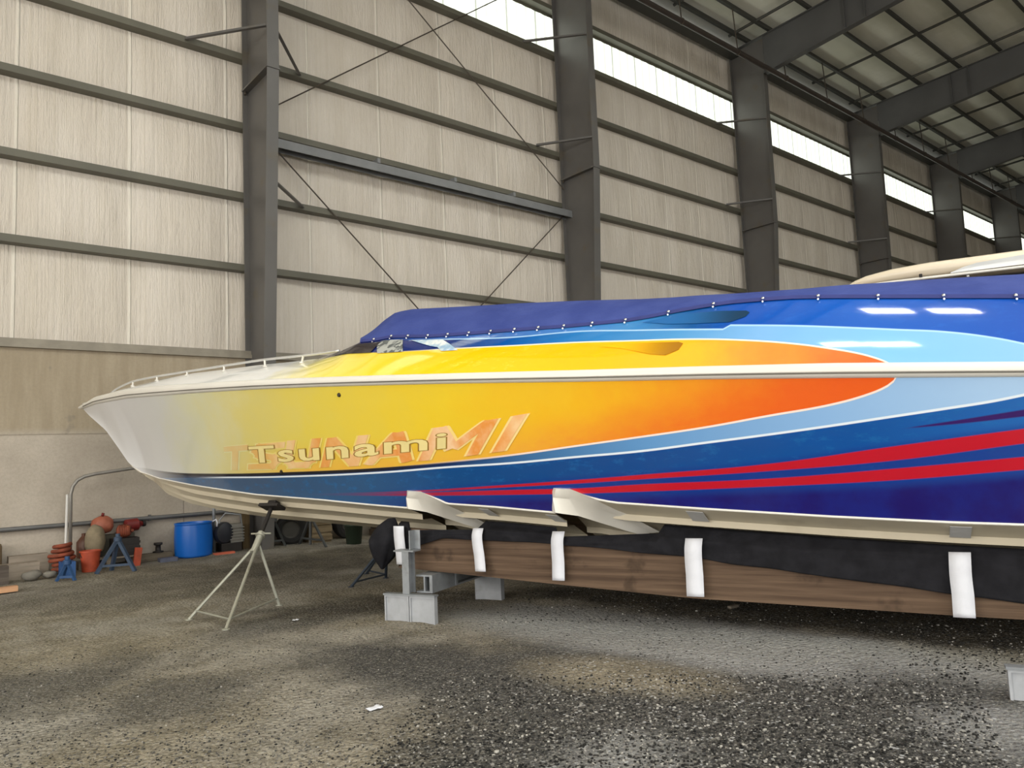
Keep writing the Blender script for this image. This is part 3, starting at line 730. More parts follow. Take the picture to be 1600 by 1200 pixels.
# bottom with chine flat, two strakes a side and the keel
def bottom(s, sec):
    zc = zstem(s) if s < 1.02 else zch(s, sec); vc = side_v(s, zc); zk = min(zstem(s), zc)
    h = min(0.055, 0.16 * vc)
    P = []
    base = lambda a: (vc * a, lerp(zk, zc, a))
    P.append(base(1.0)); P.append((vc * 1.0, base(1)[1] - 0.012)); P.append((vc * 0.985, base(.985)[1] - 0.014))
    for a in (0.80, 0.40):
        v0, z0 = base(a); P.append((v0, z0 - 0.006)); P.append((v0 - 0.006, z0 - h))
        b_ = max(a - h / max(zc - zk, 1e-3), a - 0.25); P.append((vc * b_, min(z0 - h * 1.02, base(b_)[1] - 0.002)))
    P.append((0.02 * min(1, vc * 4), zk + 0.004)); P.append((0.0, zk))
    return P
bm = B()
for sg in (1, -1):
    for sec, S_ in ((0, ss(1.03, S1, 70)), (1, ss(S1 + 0.001, S2, 40)), (2, ss(S2 + 0.001, SE, 80))):
        grid(bm, [[bp(s, v * sg, z) for v, z in bottom(s, sec)] for s in S_])
obj('hull_bottom', bm, M_BOT, boat, smooth=25)
# chine edge moulding (thin white lip)
bm = B()
for sg in (1, -1):
    for sec, S_ in ((0, ss(1.06, S1, 60)), (1, ss(S1 + 0.012, S2, 40)), (2, ss(S2 + 0.012, SE, 70))):
        tube(bm, [bp(s, (side_v(s, zch(s, sec)) + 0.004) * sg, zch(s, sec) - 0.004) for s in S_], 0.009, 6)
obj('chine_lip', bm, M_GEL, boat, smooth=True)
# rub rail: half round band between hull and deck
bm = B()
for sg in (1, -1):
    rows = []
    for s in [0.0, 0.05, 0.12] + ss(0.2, SE, 110):
        zl, zu, b_ = zrl(s), zrt(s), fbr(s); r = []
        for k in range(9):
            a = PI * (k / 8); o_ = 0.035 * math.sin(a) * (1 if 0.2 < k / 8 < 0.9 else 0.8)
            zz = lerp(zl - 0.004, zu + 0.004, (1 - math.cos(a)) / 2)
            q = bp(s, (b_ + o_) * sg, zz)
            if s < 0.2: q = q + FW_ * 0.03 * math.sin(a)
            r.append(q)
        rows.append(r)
    grid(bm, rows)
obj('rub_rail', bm, M_RUB, boat, smooth=True)
bm = B()
for sg in (1, -1): tube(bm, [bp(s, (fbr(s) + 0.034) * sg, lerp(zrl(s), zrt(s), 0.32)) for s in ss(0.15, SE, 90)], 0.007, 6)
obj('rub_rail_insert', bm, plain('grey_insert', col(120, 116, 108), 0.5, 0, 0.1, 3), boat, smooth=True)
# deck sides and foredeck
bm = B()
for sg in (1, -1):
    rows, uvs = [], []
    for s in [0.0, 0.05, 0.12] + ss(0.2, 4.9, 60) + ss(4.94, 5.44, 12) + ss(5.5, SE, 90):
        r = [deckside(s, k / 16) for k in range(17)]
        rows.append([bp(a, b_ * sg, z) for a, b_, z in r]); uvs.append([huv(a, z) for a, b_, z in r])
    grid(bm, rows, uvs)
obj('deck_side', bm, M_DECK, boat, smooth=True)
bm = B(); rows = []
for s in [0.0, 0.05, 0.12] + ss(0.2, 4.9, 40) + ss(5.0, SE, 50):
    zc = zce(s) if s < 4.85 else min(zce(s), 2.46)
    rows.append([bp(s, fbr(s) * KV * w_, (zce(s) if abs(w_) == 1 else zc) + 0.02 * (1 - w_ * w_)) for w_ in (-1, -.6, -.2, .2, .6, 1)])
grid(bm, rows); obj('foredeck', bm, M_GEL, boat, smooth=True)
# patch of the deck side between two heights, lifted off the surface
def deck_patch(poly_or_rows, off): return [[bp(*deck_z(s, z, off)) for s, z in r] for r in poly_or_rows]
W0 = LN['wind']
lo = interp([W0[0], W0[4], W0[3]]); hi = interp([W0[0], W0[1], W0[2]])
bm = B()
for sg in (1,):
    rows = []
    for s in ss(W0[0][0] + 0.01, 5.70, 24):
        r = []
        for k in range(7):
            z = lerp(lo(s) + 0.012, max(hi(s) - 0.03, lo(s) + 0.014), k / 6); a = deck_z(s, z, 0.008); r.append(bp(a[0], a[1], a[2]))
        rows.append(r)
    grid(bm, rows)
obj('windscreen', bm, M_DGLASS, boat, smooth=True)
def decal(name, pts, m, zf, off, grow=1.0, sub=2):
    """flat painted shape lying on the hull: polygon in (s, z)"""
    bm = B(); vs = [bm.verts.new((s, z, 0)) for s, z in pts]; bm.faces.new(vs)
    bmesh.ops.triangulate(bm, faces=bm.faces)
    for _ in range(sub): bmesh.ops.subdivide_edges(bm, edges=bm.edges, cuts=1)
    lay = bm.loops.layers.uv.verify()
    for f in bm.faces:
        for l in f.loops: l[lay].uv = (l.vert.co.x, l.vert.co.y)
    for v in bm.verts: v.co = bp(*zf(v.co.x, v.co.y, off))
    return obj(name, bm, m, boat, smooth=True)
t = NT('checkered_number_vinyl', 0.4)
p = t.n.new('ShaderNodeUVMap').outputs[0]
k1 = t.vor(t.mapped(p, (1, 1.2, 1)), 30, 'Color'); c = t.mix(t.rng(t.xyz(k1)[0], 0.35, 0.6), col(92, 96, 96), col(176, 178, 172))
t.out('Base Color', c)
decal('number_vinyl', [[s, min(z, zce(s) - 0.026)] for s, z in LN['grille']], t.m, deck_z, 0.006)
t = NT('silver_splash', 0.3)
p = t.n.new('ShaderNodeUVMap').outputs[0]
c = t.mix(t.rng(t.noise(p, 12, 4), 0.35, 0.65), col(150, 184, 212), col(244, 246, 240)); t.out('Base Color', c)
decal('splash_decal', [[s, min(z, zce(s) - 0.042)] for s, z in LN['splash']], t.m, deck_z, 0.006)
def scoop_mat(name, a, b_, s0, s1):
    t = NT(name, 0.2, coat=0.3); u, v, _ = t.xyz(t.n.new('ShaderNodeUVMap').outputs[0])
    t.out('Base Color', t.mix(t.rng(u, s0, s1), a, b_)); return t.m
sc1 = [[8.0, 2.212], [8.3, 2.206], [8.63, 2.176], [8.665, 2.160], [8.64, 2.11], [8.55, 2.075], [8.42, 2.10], [8.2, 2.17]]
decal('airbrush_scoop', sc1, scoop_mat('gold_scoop', col(250, 192, 14), col(168, 112, 12), 8.1, 8.66), deck_z, 0.004)
sc2 = [[8.28, 2.404], [8.6, 2.430], [8.88, 2.416], [9.09, 2.388], [9.115, 2.37], [9.09, 2.335], [8.98, 2.30], [8.75, 2.322], [8.5, 2.352]]
decal('airbrush_scoop', sc2, scoop_mat('teal_scoop', col(30, 104, 172), col(14, 54, 84), 8.5, 9.1), deck_z, 0.004)
# step vents: swept white vanes where the stepped bottom starts anew
V1 = dict(up=[(639, 768, 1.06), (660, 769, 1.06), (690, 783, 1.05), (722, 799, .86), (770, 822, .60)], lo=[(639, 795, 1.04), (668, 800, .93), (696, 809, .84), (724, 818, .72), (752, 827, .60)])
V2 = dict(up=[(869, 764, 1.165), (894, 765, 1.165), (932, 780, 1.145), (976, 801, .92), (1032, 831, .64)], lo=[(869, 801, 1.15), (905, 806, 1.02), (940, 817, .90), (976, 828, .76), (1004, 836, .64)])
for V in (V1, V2):
    bm = B(); rows = []
    n = 24
    for i in range(n + 1):
        f = i / n * 4; a = min(int(f), 3); f -= a
        pu = [lerp(V['up'][a][q], V['up'][a + 1][q], f) for q in range(3)]; pl = [lerp(V['lo'][a][q], V['lo'][a + 1][q], f) for q in range(3)]
        U = Vector(ray_v(*pu)); L_ = Vector(ray_v(*pl)); U.y += 0.012; L_.y += 0.012
        M1 = U.lerp(L_, 0.30) + Vector((-0.012, -0.004, 0)); M2 = U.lerp(L_, 0.36) + Vector((-0.03, -0.012, 0))
        bk = Vector((-0.05, -0.05, 0.012))
        rows.append([bp(*q) for q in (U + bk, U, M1, M2, L_, L_ + bk, U + bk)])
    G = grid(bm, rows)
    for e in (0, -1):
        try: bm.faces.new(G[e][:6])
        except ValueError: pass
    obj('step_vent', bm, plain('vent_gelcoat', col(236, 232, 222), 0.3, 0, 0.03, 3), boat, smooth=35)
# bow rail with its posts
RL = LN['rail']; pts = [Vector(p) for p in RL]
fine = []
for a, b_ in zip(pts, pts[1:]):
    for k in range(6): fine.append(a.lerp(b_, k / 6))
fine.append(pts[-1])
for _ in range(4): fine = [fine[0]] + [(fine[i - 1] + fine[i] * 2 + fine[i + 1]) / 4 for i in range(1, len(fine) - 1)] + [fine[-1]]
for sg in (1, -1):
    bm = B(); tube(bm, [bp(p.x, p.y * sg, p.z) for p in fine], 0.013, 8)
    rl = obj('bow_rail', bm, M_CHROME if False else plain('rail_steel', col(222, 222, 220), 0.25, 0.55, 0.04, 4), boat, smooth=True)
    for f in LN['railfoot']:
        bm = B(); k = min(fine, key=lambda q: abs(q.x - f[0]))
        zt = deck_z(f[0], 9)[2]
        # foot on the deck surface at that breadth
        zl, zu, b_ = zrt(f[0]), zce(f[0]), fbr(f[0]); tt = 0.0
        for q in range(101):
            if deckside(f[0], q / 100)[1] <= f[1]: tt = q / 100; break
        foot = deckside(f[0], tt)
        tube(bm, [bp(f[0], f[1] * sg, foot[2] - 0.004), bp(k.x, k.y * sg, k.z)], 0.011, 8)
        lathe(bm, bp(f[0], f[1] * sg, foot[2] - 0.003), [(0, 0), (0.024, 0), (0.022, 0.012), (0.012, 0.018)], 10)
        obj('rail_post', bm, M_RUB, rl, smooth=40)
# through-hull fittings
for k in ('dot', 'fit'):
    s, z = LN[k][0]; bm = B(); c0 = bp(*top_z(s, z, 0.0)); lathe(bm, c0, [(0, 0.012), (0.014, 0.012), (0.02, 0.006), (0.02, -0.02)], 14, OU)
    obj('drain_fitting', bm, plain('dark_fitting', col(60, 52, 40), 0.35, 0.6, 0.1, 20), boat, smooth=40)
# lettering
def lettering(name, text, base, top_, m, off, bold, shear, sx, inset=0.0, zf=top_z):
    cu = D.curves.new('t', 'FONT'); cu.body = text; cu.size = 1.0; cu.offset = bold; cu.shear = shear; cu.space_character = sx; cu.resolution_u = 3
    o = D.objects.new('t', cu); C.objects.link(o); bpy.context.view_layer.update()
    me = D.meshes.new_from_object(o.evaluated_get(bpy.context.evaluated_depsgraph_get()))
    D.objects.remove(o); D.curves.remove(cu)
    bm = B(); bm.from_mesh(me); D.meshes.remove(me)
    x0 = min(v.co.x for v in bm.verts) + bold; x1 = max(v.co.x for v in bm.verts) - bold
    y1 = 0.729
    fb, ft = interp(base), interp(top_)
    sb0, sb1 = base[0][0], base[-1][0]; st0, st1 = top_[0][0], top_[-1][0]
    xa, xb = x0 - bold, x1 + bold
    for i in range(1, 70):
        bmesh.ops.bisect_plane(bm, geom=bm.verts[:] + bm.edges[:] + bm.faces[:], plane_co=(lerp(xa, xb, i / 70), 0, 0), plane_no=(1, 0, 0))
    for i in range(1, 4):
        bmesh.ops.bisect_plane(bm, geom=bm.verts[:] + bm.edges[:] + bm.faces[:], plane_co=(0, y1 * i / 4, 0), plane_no=(0, 1, 0))
    bmesh.ops.triangulate(bm, faces=bm.faces)
    lay = bm.loops.layers.uv.verify()
    for v in bm.verts:
        u = (v.co.x - x0) / (x1 - x0); h = v.co.y / y1
        sl = lerp(sb0, sb1, u); su = lerp(st0, st1, u)
        s = lerp(sl, su, h); z = lerp(fb(sl), ft(su), h)
        v.co = Vector((s, z, 0))
    for f in bm.faces:
        for l in f.loops: l[lay].uv = huv(l.vert.co.x, l.vert.co.y)
    for v in bm.verts: v.co = bp(*zf(v.co.x, v.co.y, off))
    return obj(name, bm, m, boat)
def letter_mat(name, stops, rough=0.25):
    t = NT(name, rough, coat=0.3); u, v, _ = t.xyz(t.n.new('ShaderNodeUVMap').outputs[0])
    n = t.noise(t.coord('Object'), 5, 4)
    s = t.math('MULTIPLY_ADD', u, 13.0, t.math('MULTIPLY', t.math('SUBTRACT', n, 0.5), 0.9))
    t.out('Base Color', t.ramp(t.math('DIVIDE', s, 13.0), [(a / 13.0, c) for a, c in stops])); return t.m
m_bo = letter_mat('big_letter_edge', [(3.6, col(226, 222, 170)), (4.6, col(236, 214, 112)), (5.6, col(244, 216, 118)), (7.4, col(252, 222, 150))])
m_bf = letter_mat('big_letter_fill', [(3.4, col(222, 206, 150)), (4.2, col(230, 180, 100)), (4.6, col(240, 206, 150)), (5.1, col(234, 160, 78)), (5.7, col(244, 204, 150)), (6.2, col(232, 150, 72)), (6.7, col(246, 206, 160)), (7.0, col(234, 150, 66)), (7.4, col(246, 204, 150))])
m_so = plain('small_letter_edge', col(150, 112, 40), 0.3, 0, 0.1, 6)
m_sf = plain('small_letter_fill', col(236, 218, 150), 0.3, 0, 0.05, 4)
bb, bt = LN['big_base'], LN['big_top']
STROKES = {
    'T': [[(0, .89), (1, .89)], [(.5, 0), (.5, .85)]],
    'S': [[(1, .88), (.25, .88), (.12, .72), (.25, .56), (.78, .44), (.90, .28), (.78, .12), (0, .12)]],
    'U': [[(.12, 1), (.12, .30), (.28, .12), (.72, .12), (.88, .30), (.88, 1)]],
    'N': [[(.12, 0), (.12, 1)], [(.12, .95), (.88, .05)], [(.88, 0), (.88, 1)]],
    'A': [[(.06, 0), (.46, 1)], [(.46, 1), (.94, 0)], [(.26, .34), (.76, .34)]],
    'M': [[(.10, 0), (.10, 1)], [(.12, .97), (.5, .30)], [(.5, .30), (.88, .97)], [(.90, 0), (.90, 1)]],
    'I': [[(.5, 0), (.5, 1)]]}
WID = {'T': .78, 'S': .80, 'U': .82, 'N': .90, 'A': .92, 'M': 1.10, 'I': .34}
def stroke_lettering(text, base, top_, m, off, sw):
    """block capitals drawn as broad brush strokes lying on the hull"""
    bm = B(); tot = sum(WID[c] for c in text) + .16 * (len(text) - 1); x = 0.0; q = 0
    fb, ft = interp(base), interp(top_); lay = bm.loops.layers.uv.verify()
    def put(u, h):
        sl = lerp(base[0][0], base[-1][0], u / tot); su = lerp(top_[0][0], top_[-1][0], u / tot)
        return lerp(sl, su, h), lerp(fb(sl), ft(su), h)
    for c in text:
        for line in STROKES[c]:
            for (ax, ay), (bx_, by) in zip(line, line[1:]):
                A_ = Vector((x + ax * WID[c], ay)); E_ = Vector((x + bx_ * WID[c], by)); d = (E_ - A_).normalized(); n_ = Vector((-d.y, d.x))
                ext = sw * .5 if len(line) > 2 else 0.0
                A_ -= d * ext; E_ += d * ext; q += 1; K = 10; rows = []
                for i in range(K + 1):
                    p = A_.lerp(E_, i / K); r = []
                    for w_ in (-.5, 0, .5):
                        z = p + n_ * sw * w_; s_, zz = put(z.x, min(max(z.y, -.02), 1.02)); r.append(((s_, zz), bp(*top_z(s_, zz, off + q * 0.00012))))
                    rows.append(r)
                grid(bm, [[b_ for a_, b_ in r] for r in rows], [[huv(*a_) for a_, b_ in r] for r in rows])
        x += WID[c] + .16
    return obj('large_lettering', bm, m, boat)
stroke_lettering('TSUNAMI', bb, bt, m_bo, 0.0020, .30)
stroke_lettering('TSUNAMI', bb, bt, m_bf, 0.0048, .21)
sb, st_ = LN['small_base'], LN['small_top']
lettering('small_lettering', 'Tsunami', sb, st_, m_so, 0.0080, 0.040, 0.0, 1.12)
lettering('small_lettering', 'Tsunami', sb, st_, m_sf, 0.0092, 0.020, 0.0, 1.12)

# ---- canvas cover snapped along the coaming (a thing of its own)
t = NT('blue_canvas', 0.8, spec=0.2)
p = t.coord('Object'); c = t.mix(t.rng(t.noise(p, 2.5, 5), 0.3, 0.7), col(54, 68, 134), col(68, 82, 148))
wv = t.noise(t.mapped(p, (3, 3, 9), rot=(0.2, 0.3, 0.4)), 1.6, 5, 0.6)
t.out('Base Color', c); t.bump(t.math('ADD', wv, t.math('MULTIPLY', t.noise(p, 220, 2), 0.05)), 0.5, 0.03)
M_CANVAS = t.m
cov = thing('boat_cover', bp(8.5, 0, 2.3), 'blue canvas cover snapped over the cockpit of the speedboat', 'cover')
zrg = interp(LN['ridge'])
bm = B(); rows = []
NC = 120
for i in range(NC + 1):
    f = i / NC; f = f ** 1.35
    sh = lerp(5.40, SE, f); sr_ = lerp(5.08, SE, f)
    zr = zrg(sr_) if sr_ < 10.9 else zrg(10.9) - (sr_ - 10.9) * 0.035
    e = deckside(sh, 1.0); vh = e[1] + 0.018; zh = e[2] - 0.002
    half = []
    for k in range(13):
        w_ = k / 12
        v = lerp(vh, 0.0, w_)
        # straight skirt up to the shoulder at v=.30, then a low crown
        if v > 0.30:
            q = (vh - v) / max(vh - 0.30, 1e-3); z = lerp(zh, zr, q) + 0.035 * math.sin(PI * q) ; s = lerp(sh, sr_, q)
        else: z = zr + 0.03 * (1 - (v / 0.30) ** 2); s = sr_
        wob = 0.005 * noise.noise(Vector((s * 1.8, v * 5, 1))) * (1 if 0 < k < 12 else 0)
        if k == 0: z -= 0.006 * (1 + math.sin(s * 28)) * 0.5
        half.append((s, v, z + wob))
    rows.append([bp(*q) for q in half] + [bp(a, -b_, z) for a, b_, z in half[:-1][::-1]])
grid(bm, rows); o = obj('canvas', bm, M_CANVAS, cov, smooth=True)
md = o.modifiers.new('thick', 'SOLIDIFY'); md.thickness = 0.004; md.offset = 1
# hem binding
bm = B()
for sg in (1,):
    rows = []
    for i in range(NC + 1):
        sh = lerp(5.42, SE, (i / NC) ** 1.35); e = deckside(sh, 1.0)
        rows.append([bp(sh, e[1] + 0.026, e[2] - 0.008), bp(sh, e[1] + 0.024 - 0.006, e[2] + 0.02)])
    grid(bm, rows)
obj('hem', bm, plain('hem_canvas', col(50, 58, 120), 0.8, 0, 0.1, 5), cov, smooth=True)
for s, z in LN['snaps']:
    e = deckside(s, 1.0); bm = B(); lathe(bm, bp(s, e[1] + 0.028, e[2] + 0.010), [(0.013, -0.004), (0.013, 0.004), (0.008, 0.010), (0, 0.012)], 10, OU + Vector((0, 0, 0.4)))
    lathe(bm, bp(s, e[1] + 0.046, e[2] - 0.018), [(0.006, -0.006), (0.006, 0.012), (0, 0.012)], 8, OU)
    obj('snap', bm, M_CHROME, cov, smooth=40)

# ------------------------------------------------------------------ cradle under the boat
M_WOOD = None
def wood_mat(name, a, b_, gscale=(0.35, 6, 6), rough=0.8, dirt=None, ang=0):
    t = NT(name, rough, spec=0.2); p = t.coord('Object')
    if ang: p = t.mapped(p, rot=(0, 0, -math.radians(ang)))
    g = t.noise(t.mapped(p, gscale), 3.0, 6, 0.65); c = t.mix(t.rng(g, 0.3, 0.7), a, b_)
    k = t.noise(p, 3.2, 4); c = t.mix(t.rng(k, 0.60, 0.72, 0, 0.55), c, dirt or tuple(x * 0.35 for x in a[:3]) + (1,))
    t.out('Base Color', c); t.bump(g, 0.3, 0.01); return t.m
M_BUNK = wood_mat('weathered_bunk_wood', col(78, 62, 50), col(112, 92, 75), (6, 0.22, 8), ang=23)
M_GALV = plain('galvanised_steel', col(150, 154, 158), 0.5, 0.55, 0.10, 9, dirt=col(120, 118, 112))
M_BLOCK = plain('grey_block', col(168, 170, 172), 0.85, 0, 0.08, 14, bump=0.3, bscale=120, dirt=col(140, 138, 132))
M_CLOTH = plain('black_cloth', col(34, 34, 38), 0.9, 0, 0.25, 8, spec=0.15, bump=0.4, bscale=30)
M_STRAP = plain('white_webbing', col(226, 228, 236), 0.7, 0, 0.03, 10, bump=0.2, bscale=260)
bz0 = interp([(5.86, .425), (6.05, .415), (7.37, .335), (8.54, .268), (10.28, .232), (12.7, .20)])
bz1 = lambda s: bz0(s) + 0.36
bm = B(); rows = []
for s in ss(5.86, 12.7, 40):
    rows.append([bp(s, v, z) for v, z in ((.86, bz0(s)), (.86, bz0(s) + .36), (.80, bz0(s) + .36), (.80, bz0(s)), (.86, bz0(s)))])
G = grid(bm, rows); bm.faces.new(G[0][:4]); bm.faces.new(G[-1][:4])
tag(obj('wooden_bunk', bm, M_BUNK), 'long weathered brown wooden bunk board under the near side of the speedboat', 'board')
bm = B(); rows = []
for s in ss(5.86, 12.7, 10):
    rows.append([bp(s, v, z) for v, z in ((-.80, bz0(s)), (-.80, bz0(s) + .36), (-.86, bz0(s) + .36), (-.86, bz0(s)), (-.80, bz0(s)))])
G = grid(bm, rows); bm.faces.new(G[0][:4]); bm.faces.new(G[-1][:4])
tag(obj('wooden_bunk', bm, M_BUNK), 'far side wooden bunk board hidden in the shade under the speedboat', 'board')
# black padding cloth between hull and bunk, draped over the board
cl = interp([(5.95, .50), (6.1, .63), (6.35, .695), (7.38, .665), (8.56, .575), (9.27, .486), (10.29, .373), (10.63, .328), (12.7, .25)])
bm = B(); rows = []
def zcs(s):
    """chine height with the step notches bridged"""
    if 6.0 < s < 6.7: return lerp(zch(6.0), zch(6.7), (s - 6.0) / 0.7) - .085
    if 7.45 < s < 8.3: return lerp(zch(7.45), zch(8.3), (s - 7.45) / 0.85) - .085
    return zch(s)
for s in ss(5.88, 12.7, 150):
    vc = side_v(s, zcs(s)); zk = zstem(s); v0 = min(.78, .70 * vc); zt = lerp(zk, zcs(s), .80) - .078; zb = cl(s); r = []
    n = 22
    for k in range(n + 1):
        f = k / n; z = lerp(zt, zb, f)
        v = lerp(v0, .892, min(1, f * 2.4)) + (0.010 * math.sin(s * 9 + f * 3) + 0.010 * noise.noise(Vector((s * 5, f * 3, 2)))) * min(1, f * 2)
        v = max(v, lerp(.880, v0, min(max((z - bz1(s) - 0.03) / 0.10, 0), 1)))
        r.append(bp(s, v, z + 0.008 * noise.noise(Vector((s * 3, 7, f))) * min(1, f * 3)))
    rows.append(r)
grid(bm, rows)
pad = obj('black_cloth', bm, M_CLOTH, smooth=True); md = pad.modifiers.new('thick', 'SOLIDIFY'); md.thickness = 0.004; md.offset = 1
tag(pad, 'long black padding cloth draped between the hull and the near wooden bunk', 'cloth')
# bundle of the same cloth hanging off the forward end of the bunk
bm = B(); rows = []
for i in range(29):
    a = 2 * PI * i / 28; r = []
    for k in range(15):
        f = k / 14
        pr = interp([(0, .035), (.12, .09), (.45, .165), (.75, .115), (1, .012)])(f)
        cx_ = interp([(0, 5.76), (.25, 5.69), (.55, 5.655), (1, 5.63)])(f); z = lerp(.865, .395, f)
        w_ = 1 + 0.14 * math.sin(3 * a + f * 4) + 0.08 * math.sin(7 * a + 1)
        r.append(bp(cx_ + pr * math.cos(a) * w_, .80 + pr * .75 * math.sin(a) * w_, z))
    rows.append(r)
grid(bm, rows); 
tag(obj('black_cloth', bm, M_CLOTH, smooth=True), 'bunched black cloth hanging at the forward end of the bunk', 'cloth')
# white straps hanging from the hull over the bunk, with a tape tab stuck to the chine
NMS = ['by the forward end of the bunk', 'below the first step vent', 'below the second step vent', 'aft of the second step vent', 'close to the stern end in view']
for i, (tp, bt, w_, tab) in enumerate([((623, 822), (628, 882), 16, (632, 796)), ((745, 826), (751, 893), 16, (754, 797)), ((871, 831), (873, 907), 19, (860, 803)), ((1083, 842), (1087, 932), 27, (1084, 801)), ((1500, 864), (1507, 965), 35, (1502, 824))]):
    a = ray_v(*tp, .935); b_ = ray_v(*bt, .935); hw = (ray_v(tp[0] + w_ / 2, tp[1], .935)[0] - ray_v(tp[0] - w_ / 2, tp[1], .935)[0]) / 2
    r = thing('white_strap', bp(*b_), 'white webbing strap hanging over the bunk %s' % NMS[i], 'strap', None)
    bm = B(); rows = []
    for k in range(15):
        f = k / 14; s = lerp(a[0], b_[0], f) - 0.005 * math.sin(PI * min(f * 1.6, 1)) * (1 if i else 0.4); z = lerp(a[2], b_[2], f)
        v = .935 + 0.003 * math.sin(f * 5 + i) - (0.03 * max(0, 1 - f * 6) if i else 0)
        rows.append([bp(s - hw, v, z), bp(s, v + 0.004, z), bp(s + hw, v, z)])
    grid(bm, rows); o = obj('strap', bm, M_STRAP, r, smooth=True); md = o.modifiers.new('thick', 'SOLIDIFY'); md.thickness = 0.004
    if i > 0:
        vs = 1.0
        for _ in range(30): q = ray_v(*tab, vs); vs = lerp(vs, side_v(q[0], zch(q[0])), .5)
        s0 = q[0]; sec = 0 if s0 <= S1 else 1 if s0 <= S2 else 2; bm = B(); rows = []
        for sq in (s0 - hw * .95, s0, s0 + hw * .95):
            zc = zch(sq, sec); vc = side_v(sq, zc); zk = zstem(sq)
            rows.append([bp(sq, vc * f, lerp(zk, zc, f) - 0.022) for f in (.985, .93, .86, .815)])
        grid(bm, rows); o = obj('tape_tab', bm, plain('grey_tape', col(196, 196, 196), 0.6, 0, 0.04, 8), r); md = o.modifiers.new('thick', 'SOLIDIFY'); md.thickness = 0.003
# cross beam with its post on two blocks, near block at right edge, rear block
def bbox_(bm, s0, s1, v0, v1, z0, z1): obox(bm, bp((s0 + s1) / 2, (v0 + v1) / 2, (z0 + z1) / 2), (FW_, OU, Vector((0, 0, 1))), ((s1 - s0) / 2, (v1 - v0) / 2, (z1 - z0) / 2))
def block(s0, v1, w_, d_, h, label, name='concrete_block', lip=True):
    bm = B(); g0 = -0.02
    bbox_(bm, s0, s0 + w_, v1 - d_, v1, g0, h - 0.03); bbox_(bm, s0 - .006, s0 + w_ + .006, v1 - d_ - .006, v1 + .006, h - 0.028, h)
    bbox_(bm, s0 + .012, s0 + w_ - .012, v1, v1 + .003, .012, h - .045)
    r = tag(obj(name, bm, M_BLOCK, bevel=0.004), label, 'block'); return r
def foot(root, s0, s1, v1, h):
    """welded foot: two square panels in a thin frame under a flat lip"""
    sm_ = (s0 + s1) / 2
    for a, b_ in ((s0, sm_ - .004), (sm_ + .004, s1)):
        bm = B(); bbox_(bm, a, b_, v1 - .05, v1 - .012, -.02, h - .022)
        for p_ in ((a, a + .014), (b_ - .014, b_)): bbox_(bm, p_[0], p_[1], v1 - .011, v1, -.02, h - .022)
        bbox_(bm, a + .014, b_ - .014, v1 - .011, v1, h - .036, h - .022)
        obj('foot_panel', bm, M_PLATE, root)
    bm = B(); bbox_(bm, s0 - .008, s1 + .008, v1 - .058, v1 + .008, h - .021, h - .006); obj('foot_lip', bm, M_GALV, root)
M_PLATE = plain('galvanised_plate', col(172, 175, 180), 0.55, 0.25, 0.08, 10, dirt=col(150, 150, 148))
cr = thing('steel_cradle', bp(6.1, .9, 0), 'grey welded steel cradle with square panel feet under the forward end of the bunk', 'cradle')
foot(cr, 5.865, 6.385, 1.095, .245)
bm = B(); bbox_(bm, 6.060, 6.130, 1.075, 1.09, .24, .60); bbox_(bm, 6.060, 6.130, .99, 1.005, .24, .60); bbox_(bm, 6.090, 6.100, 1.005, 1.075, .24, .60); obj('post', bm, M_GALV, cr)
bm = B(); bbox_(bm, 5.98, 6.19, .985, 1.10, .601, .613); obj('top_plate', bm, M_GALV, cr)
bm = B(); bbox_(bm, 6.12, 6.19, .985, .99, .615, .78); bbox_(bm, 6.12, 6.13, .99, 1.06, .615, .78); obj('upright_angle', bm, M_GALV, cr)
bm = B(); bbox_(bm, 6.135, 6.30, -1.05, .985, .235, .25); bbox_(bm, 6.135, 6.30, -1.05, .985, .375, .39); bbox_(bm, 6.21, 6.225, -1.05, .985, .25, .375); bbox_(bm, 6.27, 6.30, .60, .985, .25, .375); bbox_(bm, 6.27, 6.31, .57, .60, .24, .385); obj('cross_rail', bm, M_GALV, cr)
bm = B(); bbox_(bm, 6.17, 6.46, -.05, .02, -.02, .234); obj('inner_foot', bm, M_PLATE, cr)
cr2_ = thing('steel_cradle', bp(10.7, 1.8, 0), 'grey welded steel cradle foot cut off by the right edge of the photo', 'cradle')
foot(cr2_, 10.42, 10.96, 1.83, .185)
bm = B(); bbox_(bm, 10.655, 10.725, 1.81, 1.825, .18, .40); bbox_(bm, 10.655, 10.725, 1.725, 1.74, .18, .40); bbox_(bm, 10.685, 10.695, 1.74, 1.81, .18, .40); obj('post', bm, M_GALV, cr2_)
